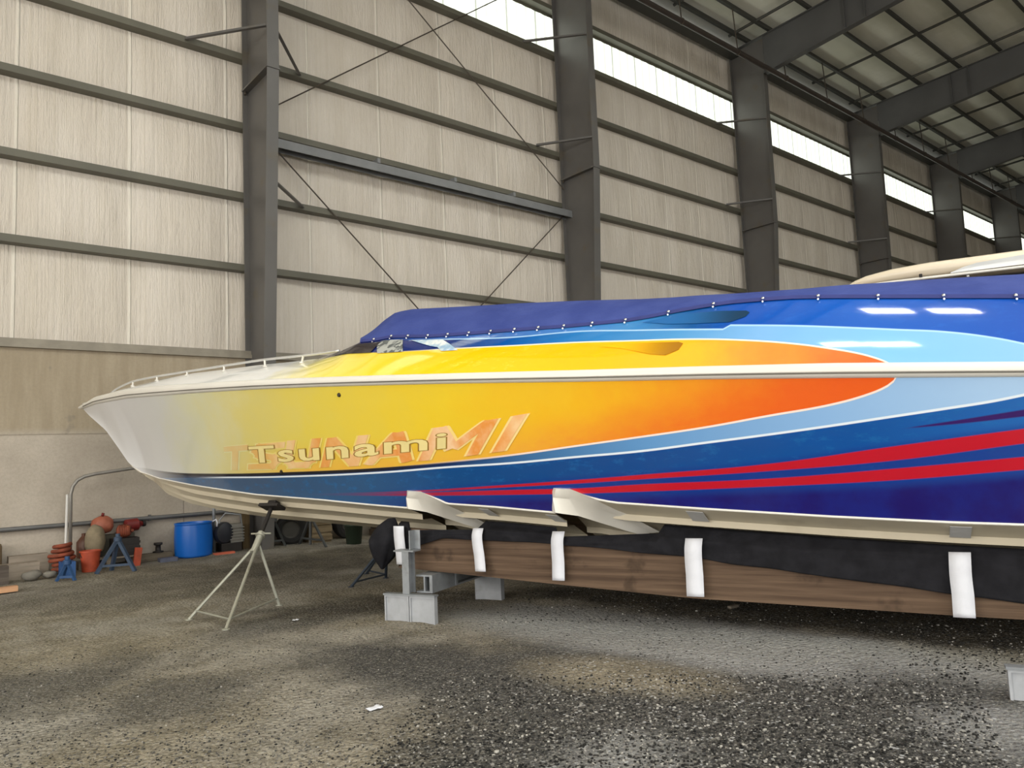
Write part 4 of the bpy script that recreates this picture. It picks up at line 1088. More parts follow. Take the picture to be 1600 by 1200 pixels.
# ---- boat stands
M_ZINC = plain('zinc_tube', col(170, 170, 158), 0.45, 0.4, 0.10, 8, dirt=col(150, 140, 110))
M_BLACK = plain('black_iron', col(38, 34, 32), 0.6, 0.2, 0.2, 6)
M_NAVY = plain('dark_blue_paint', col(44, 54, 66), 0.6, 0.1, 0.2, 6)
def stand(feet, hub, top_, label, mleg, mtop, padv, r=0.015):
    root = thing('boat_stand', ((feet[0][0] + feet[1][0] + feet[2][0]) / 3, (feet[0][1] + feet[1][1] + feet[2][1]) / 3, 0), label, 'stand')
    H = Vector(hub); T = Vector(top_); F = [Vector((f[0], f[1], fz(f[0], f[1]) + 0.004)) for f in feet]
    for i, f in enumerate(F):
        bm = B(); k = H + Vector((0, 0, -0.02)) + (f - H).normalized() * 0.02; tube(bm, [k, f], r, 8)
        lathe(bm, f - Vector((0, 0, .004)), [(0, 0), (.035, 0), (.035, .008), (0, .008)], 10)
        lg = obj('leg', bm, mleg, root, smooth=40)
    for a, b_ in ((0, 1), (1, 2)):
        bm = B(); pa = F[a].lerp(H, 0.10); pb = F[b_].lerp(H, 0.10); tube(bm, [pa, pb], r * 0.62, 6); obj('stretcher', bm, mleg, root, smooth=40)
    d = (T - H).normalized()
    bm = B(); tube(bm, [H - d * .14, H + d * .05], 0.034, 10); lathe(bm, H + d * .05, [(.034, 0), (.048, 0), (.048, .02), (.02, .025)], 10, d); obj('collar', bm, mleg, root, smooth=40)
    bm = B(); tube(bm, [H + d * .05, T - d * .02], 0.021, 10)
    obj('screw_rod', bm, mtop, root, smooth=40)
    bm = B(); _, u, w_ = basis(d); tube(bm, [H + d * .085 - u * .11, H + d * .085 + u * .11], 0.009, 6); lathe(bm, H + d * .07, [(.021, 0), (.036, 0), (.036, .03), (.021, .03)], 6, d); obj('handle', bm, mleg, root, smooth=40)
    bm = B()
    c0 = T; n_ = Vector(padv[0]).normalized(); al = Vector(padv[1]).normalized(); ac = n_.cross(al).normalized()
    obox(bm, c0, (al, ac, n_), (padv[2], padv[3], .018)); obox(bm, c0 - n_ * .04, (al, ac, n_), (padv[2] * .4, padv[3] * .5, .022))
    obj('pad', bm, mtop, root, bevel=0.006)
    return root
# hull normal under the chine at the stand
def bot_pt(s, v): zc = zch(s); vc = side_v(s, zc); zk = zstem(s); return bp(s, v, lerp(zk, zc, v / vc))
sS, vS = 4.12, .60
pn = bot_pt(sS, vS); nn = (bot_pt(sS, vS + .05) - bot_pt(sS, vS - .05)).cross(bot_pt(sS + .05, vS) - bot_pt(sS - .05, vS)).normalized()
if nn.z > 0: nn = -nn
stand([(2.31, 7.54), (2.38, 6.76), (3.18, 7.51)], (3.0, 7.58, .655), pn + nn * .085, 'silver tripod boat stand with black pad propping the bow of the speedboat', M_ZINC, M_BLACK, (nn, FW_, .13, .07))
sS, vS = 4.75, -.52
zc = zch(sS); vc = side_v(sS, zc); pz = lerp(zstem(sS), zc, .52 / vc)
pn2 = bp(sS, vS, pz - .09)
stand([(4.17, 7.85), (4.72, 8.02), (4.70, 8.45)], (pn2.x - .06, pn2.y - .06, .50), pn2, 'dark blue tripod boat stand in shade beyond the bunched black cloth', M_NAVY, M_NAVY, (Vector((-.35, -.15, -.9)), FW_, .12, .07), 0.017)

# ------------------------------------------------------------------ second boat beyond the speedboat
cab = thing('cabin_boat', bp(11.5, -4.4, .6), 'cream hardtop of another boat showing above the blue cover', 'boat')
M_CREAM = plain('cream_gelcoat', col(226, 212, 188), 0.35, 0, 0.04, 1.2, coat=0.2)
bm = B(); rows = []
for i in range(25):
    f = i / 24; s = lerp(8.3, 15.5, f); hb = 1.25 * (1 - (1 - min(1, f * 2.2)) ** 2.2); r = []
    for v, z in ((0, .55 + .5 * (1 - min(1, f * 3)) ** 2), (hb * .75, .95 + .3 * (1 - min(1, f * 3))), (hb, 2.0), (hb * .96, 2.06), (0, 2.12)):
        r.append((s, v, z))
    rows.append([bp(a, -4.4 + b_, z) for a, b_, z in r] + [bp(a, -4.4 - b_, z) for a, b_, z in r[:-1][::-1]])
grid(bm, rows); obj('hull', bm, M_CREAM, cab, smooth=40)
bm = B(); rows = []
for s, h in ((9.9, 2.1), (10.4, 2.95), (10.6, 3.16), (14.5, 3.16), (14.6, 2.1)):
    rows.append([bp(s, -4.4 + v, z) for v, z in ((-1.0, 2.08), (-.95, h), (.95, h), (1.0, 2.08))])
grid(bm, rows); obj('cabin', bm, plain('cabin_dark', col(60, 56, 54), 0.4, 0, 0.1, 2), cab, smooth=30)
# hardtop: rounded slab with drooping brow
bm = B(); rows = []
for i in range(41):
    f = i / 40; s = lerp(9.58, 15.0, f)
    top_ = interp([(9.58, 3.25), (9.64, 3.31), (9.80, 3.38), (10.1, 3.425), (10.5, 3.45), (11.5, 3.45), (15, 3.42)])(s)
    bot = interp([(9.58, 3.225), (10.65, 3.205), (15, 3.15)])(s); hw = 1.22 * (1 - max(0, 1 - (s - 9.5) / 1.2) ** 3 * .16)
    r = []
    for k in range(25):
        a = 2 * PI * k / 24; cx_ = math.copysign(abs(math.cos(a)) ** 0.45, math.cos(a)); cz = math.copysign(abs(math.sin(a)) ** 0.55, math.sin(a))
        z = (top_ + bot) / 2 + cz * (top_ - bot) / 2
        r.append(bp(s, -4.4 + hw * cx_, z))
    rows.append(r)
G = grid(bm, rows); bm.faces.new(G[0][:-1]); bm.faces.new(G[-1][:-1]); obj('hardtop', bm, M_CREAM, cab, smooth=50)
bm = B()
tube(bm, [bp(lerp(9.6, 15, i / 30), -4.4 + 1.225 * (1 - max(0, 1 - (lerp(9.6, 15, i / 30) - 9.5) / 1.2) ** 3 * .16), interp([(9.58, 3.225), (10.65, 3.205), (15, 3.15)])(lerp(9.6, 15, i / 30)) + .012) for i in range(31)], 0.016, 8)
obj('edge_moulding', bm, M_RUB, cab, smooth=True)
# recessed side window on the hardtop edge, its glare put into the pale colour
bm = B(); rows = []
pan_lo = interp([(10.72, 3.235), (11.2, 3.235), (15, 3.19)]); pan_hi = interp([(10.72, 3.245), (10.92, 3.315), (11.5, 3.345), (15, 3.33)])
for i in range(31):
    s = lerp(10.72, 14.6, i / 30); rows.append([bp(s, -4.4 + 1.228, pan_lo(s)), bp(s, -4.4 + 1.232, (pan_lo(s) + pan_hi(s)) / 2), bp(s, -4.4 + 1.228, pan_hi(s))])
grid(bm, rows); obj('side_window', bm, plain('glare_side_glass', col(206, 208, 208), 0.12, 0, 0.08, 2, coat=0.6), cab, smooth=True)
bm = B(); tube(bm, [bp(10.42, -4.4 + 1.235, 3.235), bp(10.42, -4.4 + 1.235, 3.27)], 0.018, 8); obj('latch', bm, M_BLACK, cab)
for v in (-1.05, 1.05):
    for s in (10.9, 13.8):
        bm = B(); tube(bm, [bp(s, -4.4 + v, 2.0), bp(s, -4.4 + v, 3.22)], 0.03, 8); obj('support_post', bm, M_CHROME, cab, smooth=40)

# ------------------------------------------------------------------ things along the concrete wall
def g(px, py, z=0.09):
    d = sight(px, py); P = EYE + d * ((z - EYE.z) / d.z); return P
def ground(P): return Vector((P.x, P.y, fz(P.x, P.y)))
M_BLUE = plain('blue_plastic', col(14, 98, 190), 0.35, 0, 0.05, 3)
c = Vector((3.76, 12.03, 0)); c.z = fz(c.x, c.y) - .005
bar = thing('plastic_barrel', c, 'bright blue cut-down plastic barrel standing against the concrete wall', 'barrel')
bm = B(); lathe(bm, c, [(0, 0), (.245, 0), (.262, .02), (.268, .10), (.272, .24), (.268, .40), (.262, .475), (.270, .485), (.270, .505), (.255, .505), (.250, .47), (.250, .03), (0, .03)], 36); obj('tub', bm, M_BLUE, bar, smooth=35)
bm = B(); tube(bm, [c + Vector((.24, -.14, .50)), c + Vector((.28, -.17, .53)), c + Vector((.30, -.17, .48)), c + Vector((.295, -.16, .42))], 0.012, 8); obj('bail_handle', bm, M_STRAP, bar, smooth=True)
# conduit along the wall, bent rail
bm = B(); tube(bm, [(-6, 12.30, .705), (9.6, 12.30, .70)], 0.032, 10)
for x in (-1, 1.1, 3.2, 5.3, 7.4): box(bm, (x, 12.29, .66), (x + .03, 12.355, .75))
tag(obj('wall_conduit', bm, plain('grey_conduit', col(104, 104, 104), 0.5, 0.3, 0.1, 4), smooth=40), 'long grey conduit clipped low along the concrete wall', 'conduit')
rail = thing('guard_rail', (2.1, 12.1, .1), 'bent grey pipe rail rising beside the junk heap and running behind the bow', 'rail')
pts = [(2.13, 12.10, fz(2.1, 12.1)), (2.13, 12.10, 1.13), (2.155, 12.10, 1.24), (2.21, 12.10, 1.32), (2.30, 12.10, 1.37), (2.44, 12.10, 1.40), (3.3, 12.10, 1.50), (4.09, 12.10, 1.50)]
bm = B(); tube(bm, pts, 0.024, 10); obj('bent_pipe', bm, plain('grey_rail', col(150, 146, 140), 0.45, 0.4, 0.1, 6), rail, smooth=True)
bm = B(); tube(bm, [(4.09, 12.10, fz(4.09, 12.1)), (4.09, 12.10, 1.50)], 0.024, 10); obj('post', bm, M_GALV, rail, smooth=True)
bm = B(); tube(bm, [(2.055, 12.02, fz(2.05, 12)), (2.075, 12.02, 1.12)], 0.017, 8); lathe(bm, (2.075, 12.02, 1.12), [(.017, 0), (.02, .01), (0, .02)], 8)
tag(obj('white_pole', bm, plain('white_pole', col(214, 212, 208), 0.5, 0, 0.05, 6), smooth=40), 'thin white pole standing in front of the bent pipe rail', 'pole')
# junk heap
M_ORANGE = plain('faded_orange', col(172, 72, 44), 0.6, 0, 0.18, 7, dirt=col(110, 58, 38))
M_RUST = plain('rusty_orange', col(128, 62, 40), 0.75, 0, 0.3, 9, dirt=col(70, 40, 30))
M_SALMON = plain('salmon_float', col(160, 92, 70), 0.6, 0, 0.12, 8)
M_DRED = plain('dark_red', col(112, 28, 26), 0.5, 0, 0.2, 6)
M_CANV = plain('tan_canvas', col(132, 120, 98), 0.9, 0, 0.15, 9, bump=0.5, bscale=26)
M_LUMB = wood_mat('grey_lumber', col(120, 110, 98), col(152, 142, 128), (0.5, 7, 7))
M_DARKT = plain('dark_tarp', col(40, 44, 46), 0.8, 0, 0.25, 6, bump=0.5, bscale=14)
def jp(px, py, Y): return at(px, py, Y)
Yj = 11.95
# low pallet carrying the heap
pal = thing('pallet', (2.45, Yj, .1), 'low wooden pallet under the orange junk heap', 'pallet')
for i in range(5):
    bm = B(); y = 11.84 + i * .105; box(bm, (2.17, y, .205), (2.98, y + .085, .225)); obj('deck_board', bm, M_LUMB, pal)
for x in (2.19, 2.53, 2.88):
    bm = B(); box(bm, (x, 11.84, fz(x, 11.9) - .01), (x + .08, 12.32, .203)); obj('bearer', bm, M_LUMB, pal)
def heap(name, bmf, m, label, cat, smooth=True):
    bm = B(); bmf(bm); return tag(obj(name, bm, m, smooth=smooth), label, cat)
c = jp(142, 840, Yj); cz = .238
heap('canvas_sack', lambda bm: blob(bm, (c.x + .06, 11.98, cz + .225), 1, .13, .11, .225, .10, 3, 3.1), M_CANV, 'lumpy tan canvas sack in the middle of the junk heap', 'sack')
c1 = jp(160, 820, 12.19); c1.z = .665
fl_ = thing('mooring_buoy', (c1.x, c1.y, c1.z - .15), 'salmon orange round buoy on top of the junk heap', 'buoy')
bm = B(); blob(bm, (c1.x, c1.y, c1.z), 1, .145, .13, .130, .16, 3, 1.0, 2.6); obj('float', bm, M_SALMON, fl_, smooth=True)
bm = B(); tube(bm, [(c1.x, c1.y, c1.z + .125), (c1.x + .01, c1.y, c1.z + .17)], .02, 8); obj('eye', bm, M_DRED, fl_, smooth=True)
heap('equipment_case', lambda bm: box(bm, (2.44, 12.12, .227), (2.96, 12.32, .52)), plain('olive_case', col(76, 72, 60), 0.7, 0, 0.2, 5), 'olive grey equipment case behind the large blue trestle', 'case', False)
c2 = jp(206, 822, 12.22)
can = thing('fuel_can', (c2.x, c2.y, .53), 'dark red fuel can lying on the equipment case', 'can')
bm = B(); lathe(bm, (c2.x - .10, c2.y, .622), [(0, 0), (.06, 0), (.09, .02), (.09, .18), (.05, .21), (.035, .25), (0, .25)], 18, (1, 0.1, 0.05)); obj('body', bm, M_DRED, can, smooth=40)
bm = B(); lathe(bm, (c2.x + .15, c2.y + .025, .635), [(.045, 0), (.045, .04), (0, .04)], 12, (1, 0.1, 0.05)); obj('cap', bm, M_BLACK, can, smooth=40)
# hose coil, stacked rings in one hose
def coil(bm):
    pts = []
    for i in range(120):
        a = 2 * PI * i / 20; k = i / 120
        pts.append((1.975 + (.115 - .03 * math.sin(k * 9)) * math.cos(a), 11.775 + .11 * math.sin(a), fz(2.0, 11.7) + .026 + k * .36))
    tube(bm, pts, .028, 7)
heap('hose_coil', coil, M_RUST, 'rusty orange coil of hose at the left end of the junk heap', 'hose')
b3 = jp(141, 880, 11.66)
bk = thing('orange_bucket', (b3.x, b3.y, fz(b3.x, b3.y)), 'dirty orange bucket in front of the canvas sack', 'bucket')
zb = fz(b3.x, b3.y) - .004
bm = B(); lathe(bm, (b3.x, b3.y, zb), [(0, 0), (.10, 0), (.125, .26), (.135, .26), (.135, .28), (.115, .28), (.095, .02), (0, .02)], 24); obj('pail', bm, M_ORANGE, bk, smooth=40)
bm = B(); tube(bm, [(b3.x + .13 * math.cos(a), b3.y - .135 * abs(math.sin(a)) * .3 - .02, zb + .26 - .12 * math.sin(a)) for a in [PI * k / 12 for k in range(13)]], .006, 6); obj('bail', bm, M_BLACK, bk, smooth=True)
b4 = jp(215, 868, 11.75)
heap('orange_board', lambda bm: box(bm, (b4.x - .04, b4.y, fz(b4.x, b4.y) - .01), (b4.x + .05, b4.y + .05, fz(b4.x, b4.y) + .25), Matrix.Rotation(.12, 3, 'Y')), M_ORANGE, 'short orange board standing upright right of the large blue trestle', 'board', False)
# more odds and ends of the heap
heap('black_crate', lambda bm: (box(bm, (2.62, 11.86, .227), (2.96, 12.09, .47)), [box(bm, (2.61, 11.85, .25 + i * .07), (2.97, 11.86, .285 + i * .07)) for i in range(3)]), M_BLACK, 'black slatted crate behind the head of the large blue trestle', 'crate', False)
heap('rusty_motor', lambda bm: (lathe(bm, (2.78, 11.975, .568), [(0, -.09), (.05, -.09), (.085, -.07), (.085, .06), (.06, .09), (.02, .09), (.02, .13), (0, .13)], 18, (.9, -.4, 0)), [lathe(bm, (2.78, 11.975, .568), [(.085, -.055 + i * .022), (.094, -.053 + i * .022), (.094, -.045 + i * .022), (.085, -.043 + i * .022)], 18, (.9, -.4, 0)) for i in range(5)]), M_RUST, 'rusty orange motor lying on top of the black crate', 'motor', 40)
heap('red_rag', lambda bm: grid(bm, [[(2.72 + i * .03, 12.10 + k * .03 , .530 + .018 * noise.noise(Vector((i * .5, k * .5, 1))) - (.04 * max(0, 2 - k) if False else 0)) for k in range(7)] for i in range(8)]), M_DRED, 'dark red rag lying on the olive grey case beside the fuel can', 'rag')
heap('brown_jug', lambda bm: lathe(bm, (2.325, 12.24, .2265), [(0, 0), (.085, 0), (.095, .02), (.095, .22), (.05, .28), (.03, .30), (.03, .34), (0, .34)], 18), plain('brown_jug', col(92, 58, 42), 0.4, 0, 0.15, 8), 'brown jug standing at the back of the pallet behind the sack', 'jug', 40)
# trestles
def trestle(name, f, apex, depth, label, m, plate=True, wleg=.032):
    a, b_ = Vector(f[0]), Vector(f[1]); A = Vector(apex); bk_ = Vector((0, depth, 0))
    root = thing(name, ((a.x + b_.x) / 2, (a.y + b_.y) / 2, a.z), label, 'trestle')
    for p, q in ((a, A), (b_, A), (a.lerp(b_, .5) + bk_, A)):
        bm = B(); beam(bm, p, q, wleg, wleg); obj('leg', bm, m, root)
    bm = B(); beam(bm, a.lerp(A, .22), b_.lerp(A, .22), .025, .03); obj('brace', bm, m, root)
    if plate:
        bm = B(); lathe(bm, A + Vector((0, 0, -.03)), [(0, 0), (.05, 0), (.05, .05), (.03, .06), (.03, .10), (0, .10)], 12); obj('head', bm, m, root, smooth=40)
    return root
M_BLUEP = plain('blue_stand_paint', col(44, 78, 122), 0.5, 0.1, 0.15, 8)
M_SLATE = plain('slate_blue_paint', col(58, 74, 96), 0.55, 0.1, 0.15, 8)
def gp(px, py): P = g(px, py); return (P.x, P.y, fz(P.x, P.y) - .003)
f1, f2 = gp(150, 896), gp(211, 891); ap = jp(184, 842, (f1[1] + f2[1]) / 2 + .12)
trestle('steel_trestle', (f1, f2), ap, .24, 'large slate blue A-frame trestle in front of the junk heap', M_SLATE, wleg=.042)
f1, f2 = gp(88, 906), gp(117, 904); ap2 = jp(105, 878, (f1[1] + f2[1]) / 2 + .08)
trestle('steel_trestle', (f1, f2), ap2, .22, 'small bright blue stand left of the junk heap', M_BLUEP)
f1, f2 = gp(108, 902), gp(124, 899)
heap('blue_crate', lambda bm: box(bm, (f1[0] - .06, f1[1] + .14, f1[2]), (f1[0] + .10, f1[1] + .36, f1[2] + .20)), plain('blue_crate_plastic', col(40, 84, 140), 0.5, 0, 0.1, 8), 'small blue crate behind the small blue stand', 'crate', False)
# lumber and stones at the left edge
for i, (x0, x1, y, z, h, d_, lab) in enumerate([(1.2, 1.72, 11.75, 0, .20, .20, 'grey squared timber on the ground left of the small blue stand'), (0.85, 1.34, 11.40, 0, .22, .22, 'dark stained timber block at the left edge of the photo'), (1.42, 1.88, 12.12, .0, .26, .16, 'pale weathered plank set on edge along the foot of the wall')]):
    heap('timber', lambda bm: box(bm, (x0, y, fz((x0 + x1) / 2, y) - .02), (x1, y + d_, fz((x0 + x1) / 2, y) + h)), wood_mat('timber_%d' % i, *( (col(84, 76, 70), col(104, 96, 88)) if i == 1 else (col(134, 124, 112), col(164, 152, 138))), (0.5, 7, 7)), lab, 'timber', False)
P = g(12, 922, .1); heap('red_plank', lambda bm: box(bm, (P.x - .35, P.y - .02, .075), (P.x + .10, P.y + .10, .135)), wood_mat('orange_plank', col(176, 128, 96), col(204, 160, 124), (0.5, 7, 7)), 'short pale orange plank lying flat at the left edge of the photo', 'plank', False)
P = g(66, 902, .1); 
for i, (dx, r_, lab) in enumerate(((-.12, .085, 'larger grey stone in front of the squared timber'), (.07, .06, 'smaller grey stone near the small blue stand'))):
    heap('stone', lambda bm: blob(bm, (P.x + dx, P.y - .05, .10 + r_ * .55), r_, 1.4, .9, .75, .3, 2, i * 4.0), plain('grey_stone_%d' % i, col(120, 116, 108), 0.9, 0, 0.15, 12), lab, 'stone')
P = jp(0, 850, 12.1); heap('stump', lambda bm: lathe(bm, (P.x - .12, 12.165, fz(P.x, 12.1) - .02), [(0, 0), (.17, 0), (.155, .12), (.15, .42), (.14, .46), (0, .46)], 16), wood_mat('stump_bark', col(98, 84, 66), col(130, 112, 88), (7, 7, 0.5)), 'brown wooden stump against the wall at the left edge', 'stump')
P1 = g(240, 858, .1); heap('long_plank', lambda bm: box(bm, (2.98, 12.02, .09), (3.46, 12.14, .20)), wood_mat('plank_dark', col(92, 84, 72), col(120, 110, 96), (0.5, 7, 7)), 'dark plank on the ground between the junk heap and the blue barrel', 'plank', False)
P1 = jp(248, 848, 12.05)
heap('pipe_fitting', lambda bm: (lathe(bm, (P1.x, 12.08, .203), [(0, 0), (.075, 0), (.075, .015), (.04, .02), (.035, .10), (.06, .11), (.06, .14), (0, .14)], 16)), M_BLACK, 'dark pipe fitting standing on the dark plank', 'fitting')
heap('flat_box', lambda bm: box(bm, (3.22, 11.78, .075), (3.46, 11.92, .135)), plain('blue_grey_box', col(88, 92, 110), 0.6, 0, 0.15, 9), 'flat blue grey box on the gravel left of the blue barrel', 'box', False)
P1 = g(346, 866, .1); heap('red_plank', lambda bm: box(bm, (P1.x - .10, P1.y - .02, .075), (P1.x + .20, P1.y + .08, .125)), plain('orange_red_plank', col(190, 96, 70), 0.7, 0, 0.15, 6), 'orange red plank on the gravel right of the blue barrel', 'plank', False)
# small engine by the barrel
ex, ey = 4.33, 12.10; ez = fz(ex, ey)
en = thing('small_engine', (ex, ey, ez), 'small grey and black engine standing right of the blue barrel', 'engine')
bm = B(); box(bm, (ex - .17, ey - .13, ez - .01), (ex + .15, ey + .13, ez + .14)); obj('base', bm, M_BLACK, en, bevel=.01)
bm = B(); lathe(bm, (ex - .10, ey - .17, ez + .30), [(0, 0), (.06, 0), (.15, .03), (.17, .07), (.17, .10), (0, .10)], 24, (-.3, 1, 0)); obj('flywheel_cover', bm, plain('engine_dark', col(48, 50, 58), 0.4, 0.2, 0.1, 6), en, smooth=40)
bm = B(); box(bm, (ex - .02, ey - .11, ez + .14), (ex + .17, ey + .11, ez + .42))
for i in range(5): box(bm, (ex - .035, ey - .13, ez + .18 + i * .045), (ex + .19, ey + .12, ez + .195 + i * .045))
obj('cylinder_fins', bm, plain('engine_grey', col(142, 140, 134), 0.45, 0.5, 0.1, 8), en)
bm = B(); tube(bm, [(ex - .17, ey - .10, ez + .14), (ex - .19, ey - .10, ez + .50), (ex - .10, ey - .10, ez + .60), (ex + .14, ey - .10, ez + .56), (ex + .18, ey - .10, ez + .14)], .014, 8); obj('carry_frame', bm, M_GALV, en, smooth=True)
# brown post and dark odds and ends in the shade along the wall
heap('wooden_post', lambda bm: box(bm, (4.565, 12.16, fz(4.6, 12.2) - .02), (4.675, 12.27, .78)), wood_mat('brown_post', col(92, 76, 54), col(112, 96, 70), (7, 7, 0.5)), 'square brown wooden post against the wall right of the small engine', 'post', False)
def tyre(x, y, z, r_, ax, label):
    root = thing('tyre', (x, y, z - r_), label, 'tyre'); w_ = r_ * .32
    bm = B(); lathe(bm, (x, y, z), [(r_ * .58, -w_ * .7), (r_ * .8, -w_), (r_ * .96, -w_ * .85), (r_, -w_ * .4), (r_, w_ * .4), (r_ * .96, w_ * .85), (r_ * .8, w_), (r_ * .58, w_ * .7), (r_ * .58, -w_ * .7)], 32, ax); obj('rubber', bm, plain('tyre_rubber', col(30, 29, 28), 0.85, 0, 0.15, 10), root, smooth=40)
    bm = B(); lathe(bm, (x, y, z), [(r_ * .575, -w_ * .5), (r_ * .5, -w_ * .2), (r_ * .2, -w_ * .15), (0, -w_ * .2)], 24, ax); obj('rim', bm, plain('rim_grey', col(86, 84, 80), 0.5, 0.5, 0.1, 9), root, smooth=40)
tyre(5.345, 12.10, fz(5.27, 12) + .255, .26, (.25, .95, .12), 'black tyre leaning on the wall behind the silver boat stand')
tyre(6.36, 12.03, fz(6.36, 12) + .295, .30, (-.15, .97, .15), 'black tyre leaning on the wall between the two shaded stands')
heap('wooden_crate', lambda bm: (box(bm, (5.64, 11.92, fz(5.8, 11.9) - .02), (5.98, 12.28, .50)), [box(bm, (5.63, 11.90, .12 + i * .13), (5.99, 11.92, .21 + i * .13)) for i in range(3)]), wood_mat('crate_boards', col(100, 86, 66), col(140, 124, 98), (0.5, 7, 7)), 'brown slatted crate in the shade between the tyres', 'crate', False)
M_SHADE = plain('dark_stand_paint', col(78, 80, 80), 0.55, 0.3, 0.15, 7)
for px0, px1, pa, lab in (((468, 850), (510, 853), (485, 806), 'dark tripod stand in the shade against the wall, its legs spread widest'), ((415, 856), (446, 853), (428, 812), 'dark narrow stand in the shade just right of the silver boat stand')):
    f1, f2 = gp(*px0), gp(*px1); f1 = (f1[0], f1[1] - .0, f1[2]); A_ = jp(pa[0], pa[1], (f1[1] + f2[1]) / 2 + .08)
    trestle('steel_trestle', (f1, f2), A_, .09, lab, M_SHADE)
for i, (x, y, z0, l_, lab) in enumerate(((6.80, 11.85, 0, 1.0, 'lowest dark timber of the shaded stack by the wall'), (6.85, 11.88, .125, .92, 'middle dark timber of the shaded stack by the wall'), (6.83, 11.87, .25, .96, 'topmost dark timber of the shaded stack by the wall'))):
    zz = fz(6.9, 11.8) + z0 + i * .003
    heap('timber', lambda bm: box(bm, (x, y, zz - (.01 if i == 0 else 0)), (x + l_, y + .24, zz + .122)), wood_mat('dark_timber_%d' % i, col(66, 56, 46), col(92, 78, 64), (0.5, 7, 7)), lab, 'timber', False)
P1 = g(553, 847, .1); heap('green_bucket', lambda bm: lathe(bm, (P1.x, P1.y, fz(P1.x, P1.y) - .004), [(0, 0), (.12, 0), (.15, .30), (.16, .30), (.16, .32), (.135, .32), (.11, .02), (0, .02)], 20), plain('dark_green_plastic', col(52, 66, 52), 0.5, 0, 0.1, 6), 'dark green bucket in the shade left of the bunched black cloth', 'bucket')
# litter on the gravel
def paper(px, py, label, sx, sy, m):
    P = g(px, py, 0.0); z = fz(P.x, P.y) + .012
    bm = B(); rows = []
    for i in range(6): rows.append([(P.x + (i / 5 - .5) * sx, P.y + (k / 4 - .5) * sy, z + .010 * noise.noise(Vector((i * .9, k * .9, px)))) for k in range(5)])
    grid(bm, rows); o = tag(obj('paper_scrap', bm, m, smooth=True), label, 'scrap'); md = o.modifiers.new('thick', 'SOLIDIFY'); md.thickness = 0.004
paper(585, 1108, 'white scrap of paper on the gravel in the foreground', .085, .05, M_STRAP)
paper(462, 973, 'tiny pale scrap on the dark ground right of the silver boat stand', .05, .035, M_STRAP)
P1 = g(1145, 947, .02); heap('wood_offcut', lambda bm: box(bm, (P1.x - .05, P1.y - .02, fz(P1.x, P1.y) - .002), (P1.x + .06, P1.y + .02, fz(P1.x, P1.y) + .02)), M_LUMB, 'small wood offcut on the ground below the aft straps', 'offcut', False)

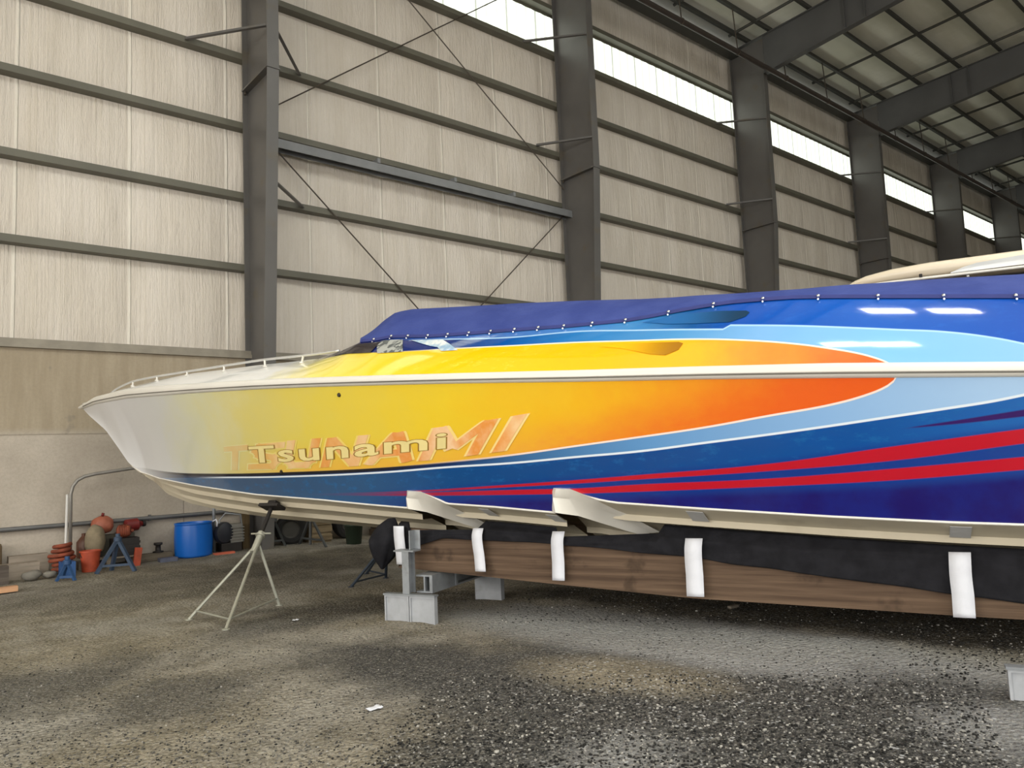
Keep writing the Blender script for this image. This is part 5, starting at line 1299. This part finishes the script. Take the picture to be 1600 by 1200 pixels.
# ------------------------------------------------------------------ loose stones on the gravel near the camera
bm = B(); rnd = random.Random(11); lay = bm.loops.layers.color.new('tint')
base = bmesh.new(); bmesh.ops.create_icosphere(base, subdivisions=1, radius=1.0)
bv = [v.co.copy() for v in base.verts]; bf = [[v.index for v in f.verts] for f in base.faces]; base.free()
n = 0
while n < 15000:
    px = rnd.uniform(-40, 1640); py = 905 + 320 * rnd.random() ** 0.8
    P = g(px, py, 0.0)
    wgt = 1.0 if px > 560 + (1200 - py) * 0.9 else 0.5
    if px > 690 and 975 < py < 1055 and px < 1420: wgt = .4
    if rnd.random() > wgt or ((P - BW).dot(OU) > 1.3 and -(P - BW).dot(FW_) > 10.3): continue
    if not (0 < P.y < 7): continue
    if any((P.x - a_) ** 2 + (P.y - b_) ** 2 < .004 for a_, b_ in ((2.31, 7.54), (2.38, 6.76), (3.18, 7.51))): continue
    r_ = rnd.uniform(.003, .0080) * (1.35 if rnd.random() < .08 else 1) * (1 if wgt > .5 else .8)
    ax_ = [rnd.uniform(.75, 1.35) for _ in range(3)]; ax_[2] *= .7; rot = Matrix.Rotation(rnd.uniform(0, 6.28), 3, 'Z')
    o_ = Vector((P.x, P.y, fz(P.x, P.y) + r_ * .25))
    vs = [bm.verts.new(o_ + rot @ Vector((c_.x * ax_[0], c_.y * ax_[1], c_.z * ax_[2])) * r_ * (1 + rnd.uniform(-.2, .2))) for c_ in bv]
    k = rnd.random(); tint = rnd.uniform(.40, .70) if k < (.26 if wgt > .5 else .10) else (rnd.uniform(.07, .24) if wgt > .5 else rnd.uniform(.10, .42))
    for f in bf:
        fc = bm.faces.new([vs[i] for i in f])
        for l in fc.loops: l[lay] = (tint, tint * .98, tint * .94, 1)
    n += 1
t = NT('loose_stone', 0.85, spec=0.3); a_ = t.n.new('ShaderNodeVertexColor'); a_.layer_name = 'tint'
t.out('Base Color', a_.outputs[0])
o = obj('gravel', bm, t.m); o['kind'] = 'stuff'; tag(o, 'loose crushed stones scattered over the ground in the foreground', 'gravel')

# ------------------------------------------------------------------ daylight
w = D.worlds.new('sky'); SC.world = w; w.use_nodes = True
bg = w.node_tree.nodes['Background']; bg.inputs[0].default_value = (0.93, 0.97, 1.0, 1); bg.inputs[1].default_value = SKY
def door_light(name, loc, rot, sx, sy, power, colr):
    l = D.lights.new(name, 'AREA'); l.shape = 'RECTANGLE'; l.size = sx; l.size_y = sy; l.energy = power; l.color = colr
    o = D.objects.new(name, l); C.objects.link(o); o.location = loc; o.rotation_euler = rot
door_light('doorway_daylight_end', (-13.8, -1.2, 5.4), (0, -PI / 2, 0), 6.0, 21.0, P_END, (1.0, 0.95, 0.87))
door_light('doorway_daylight_front', (1.0, -15.8, 3.8), (PI / 2 + 0.55, 0, 0), 15.5, 7.0, P_FRONT, (1.0, 0.98, 0.95))
SC.view_settings.view_transform = 'Standard'; SC.view_settings.look = 'None'
SC.view_settings.gamma = 1.0; SC.view_settings.use_curve_mapping = False
SC.view_settings.exposure = EXPO
SC.cycles.use_denoising = True
SC.cycles.max_bounces = 8; SC.cycles.diffuse_bounces = 5; SC.cycles.glossy_bounces = 3
SC.cycles.sample_clamp_indirect = 6.0
SC.cycles.caustics_reflective = False; SC.cycles.caustics_refractive = False
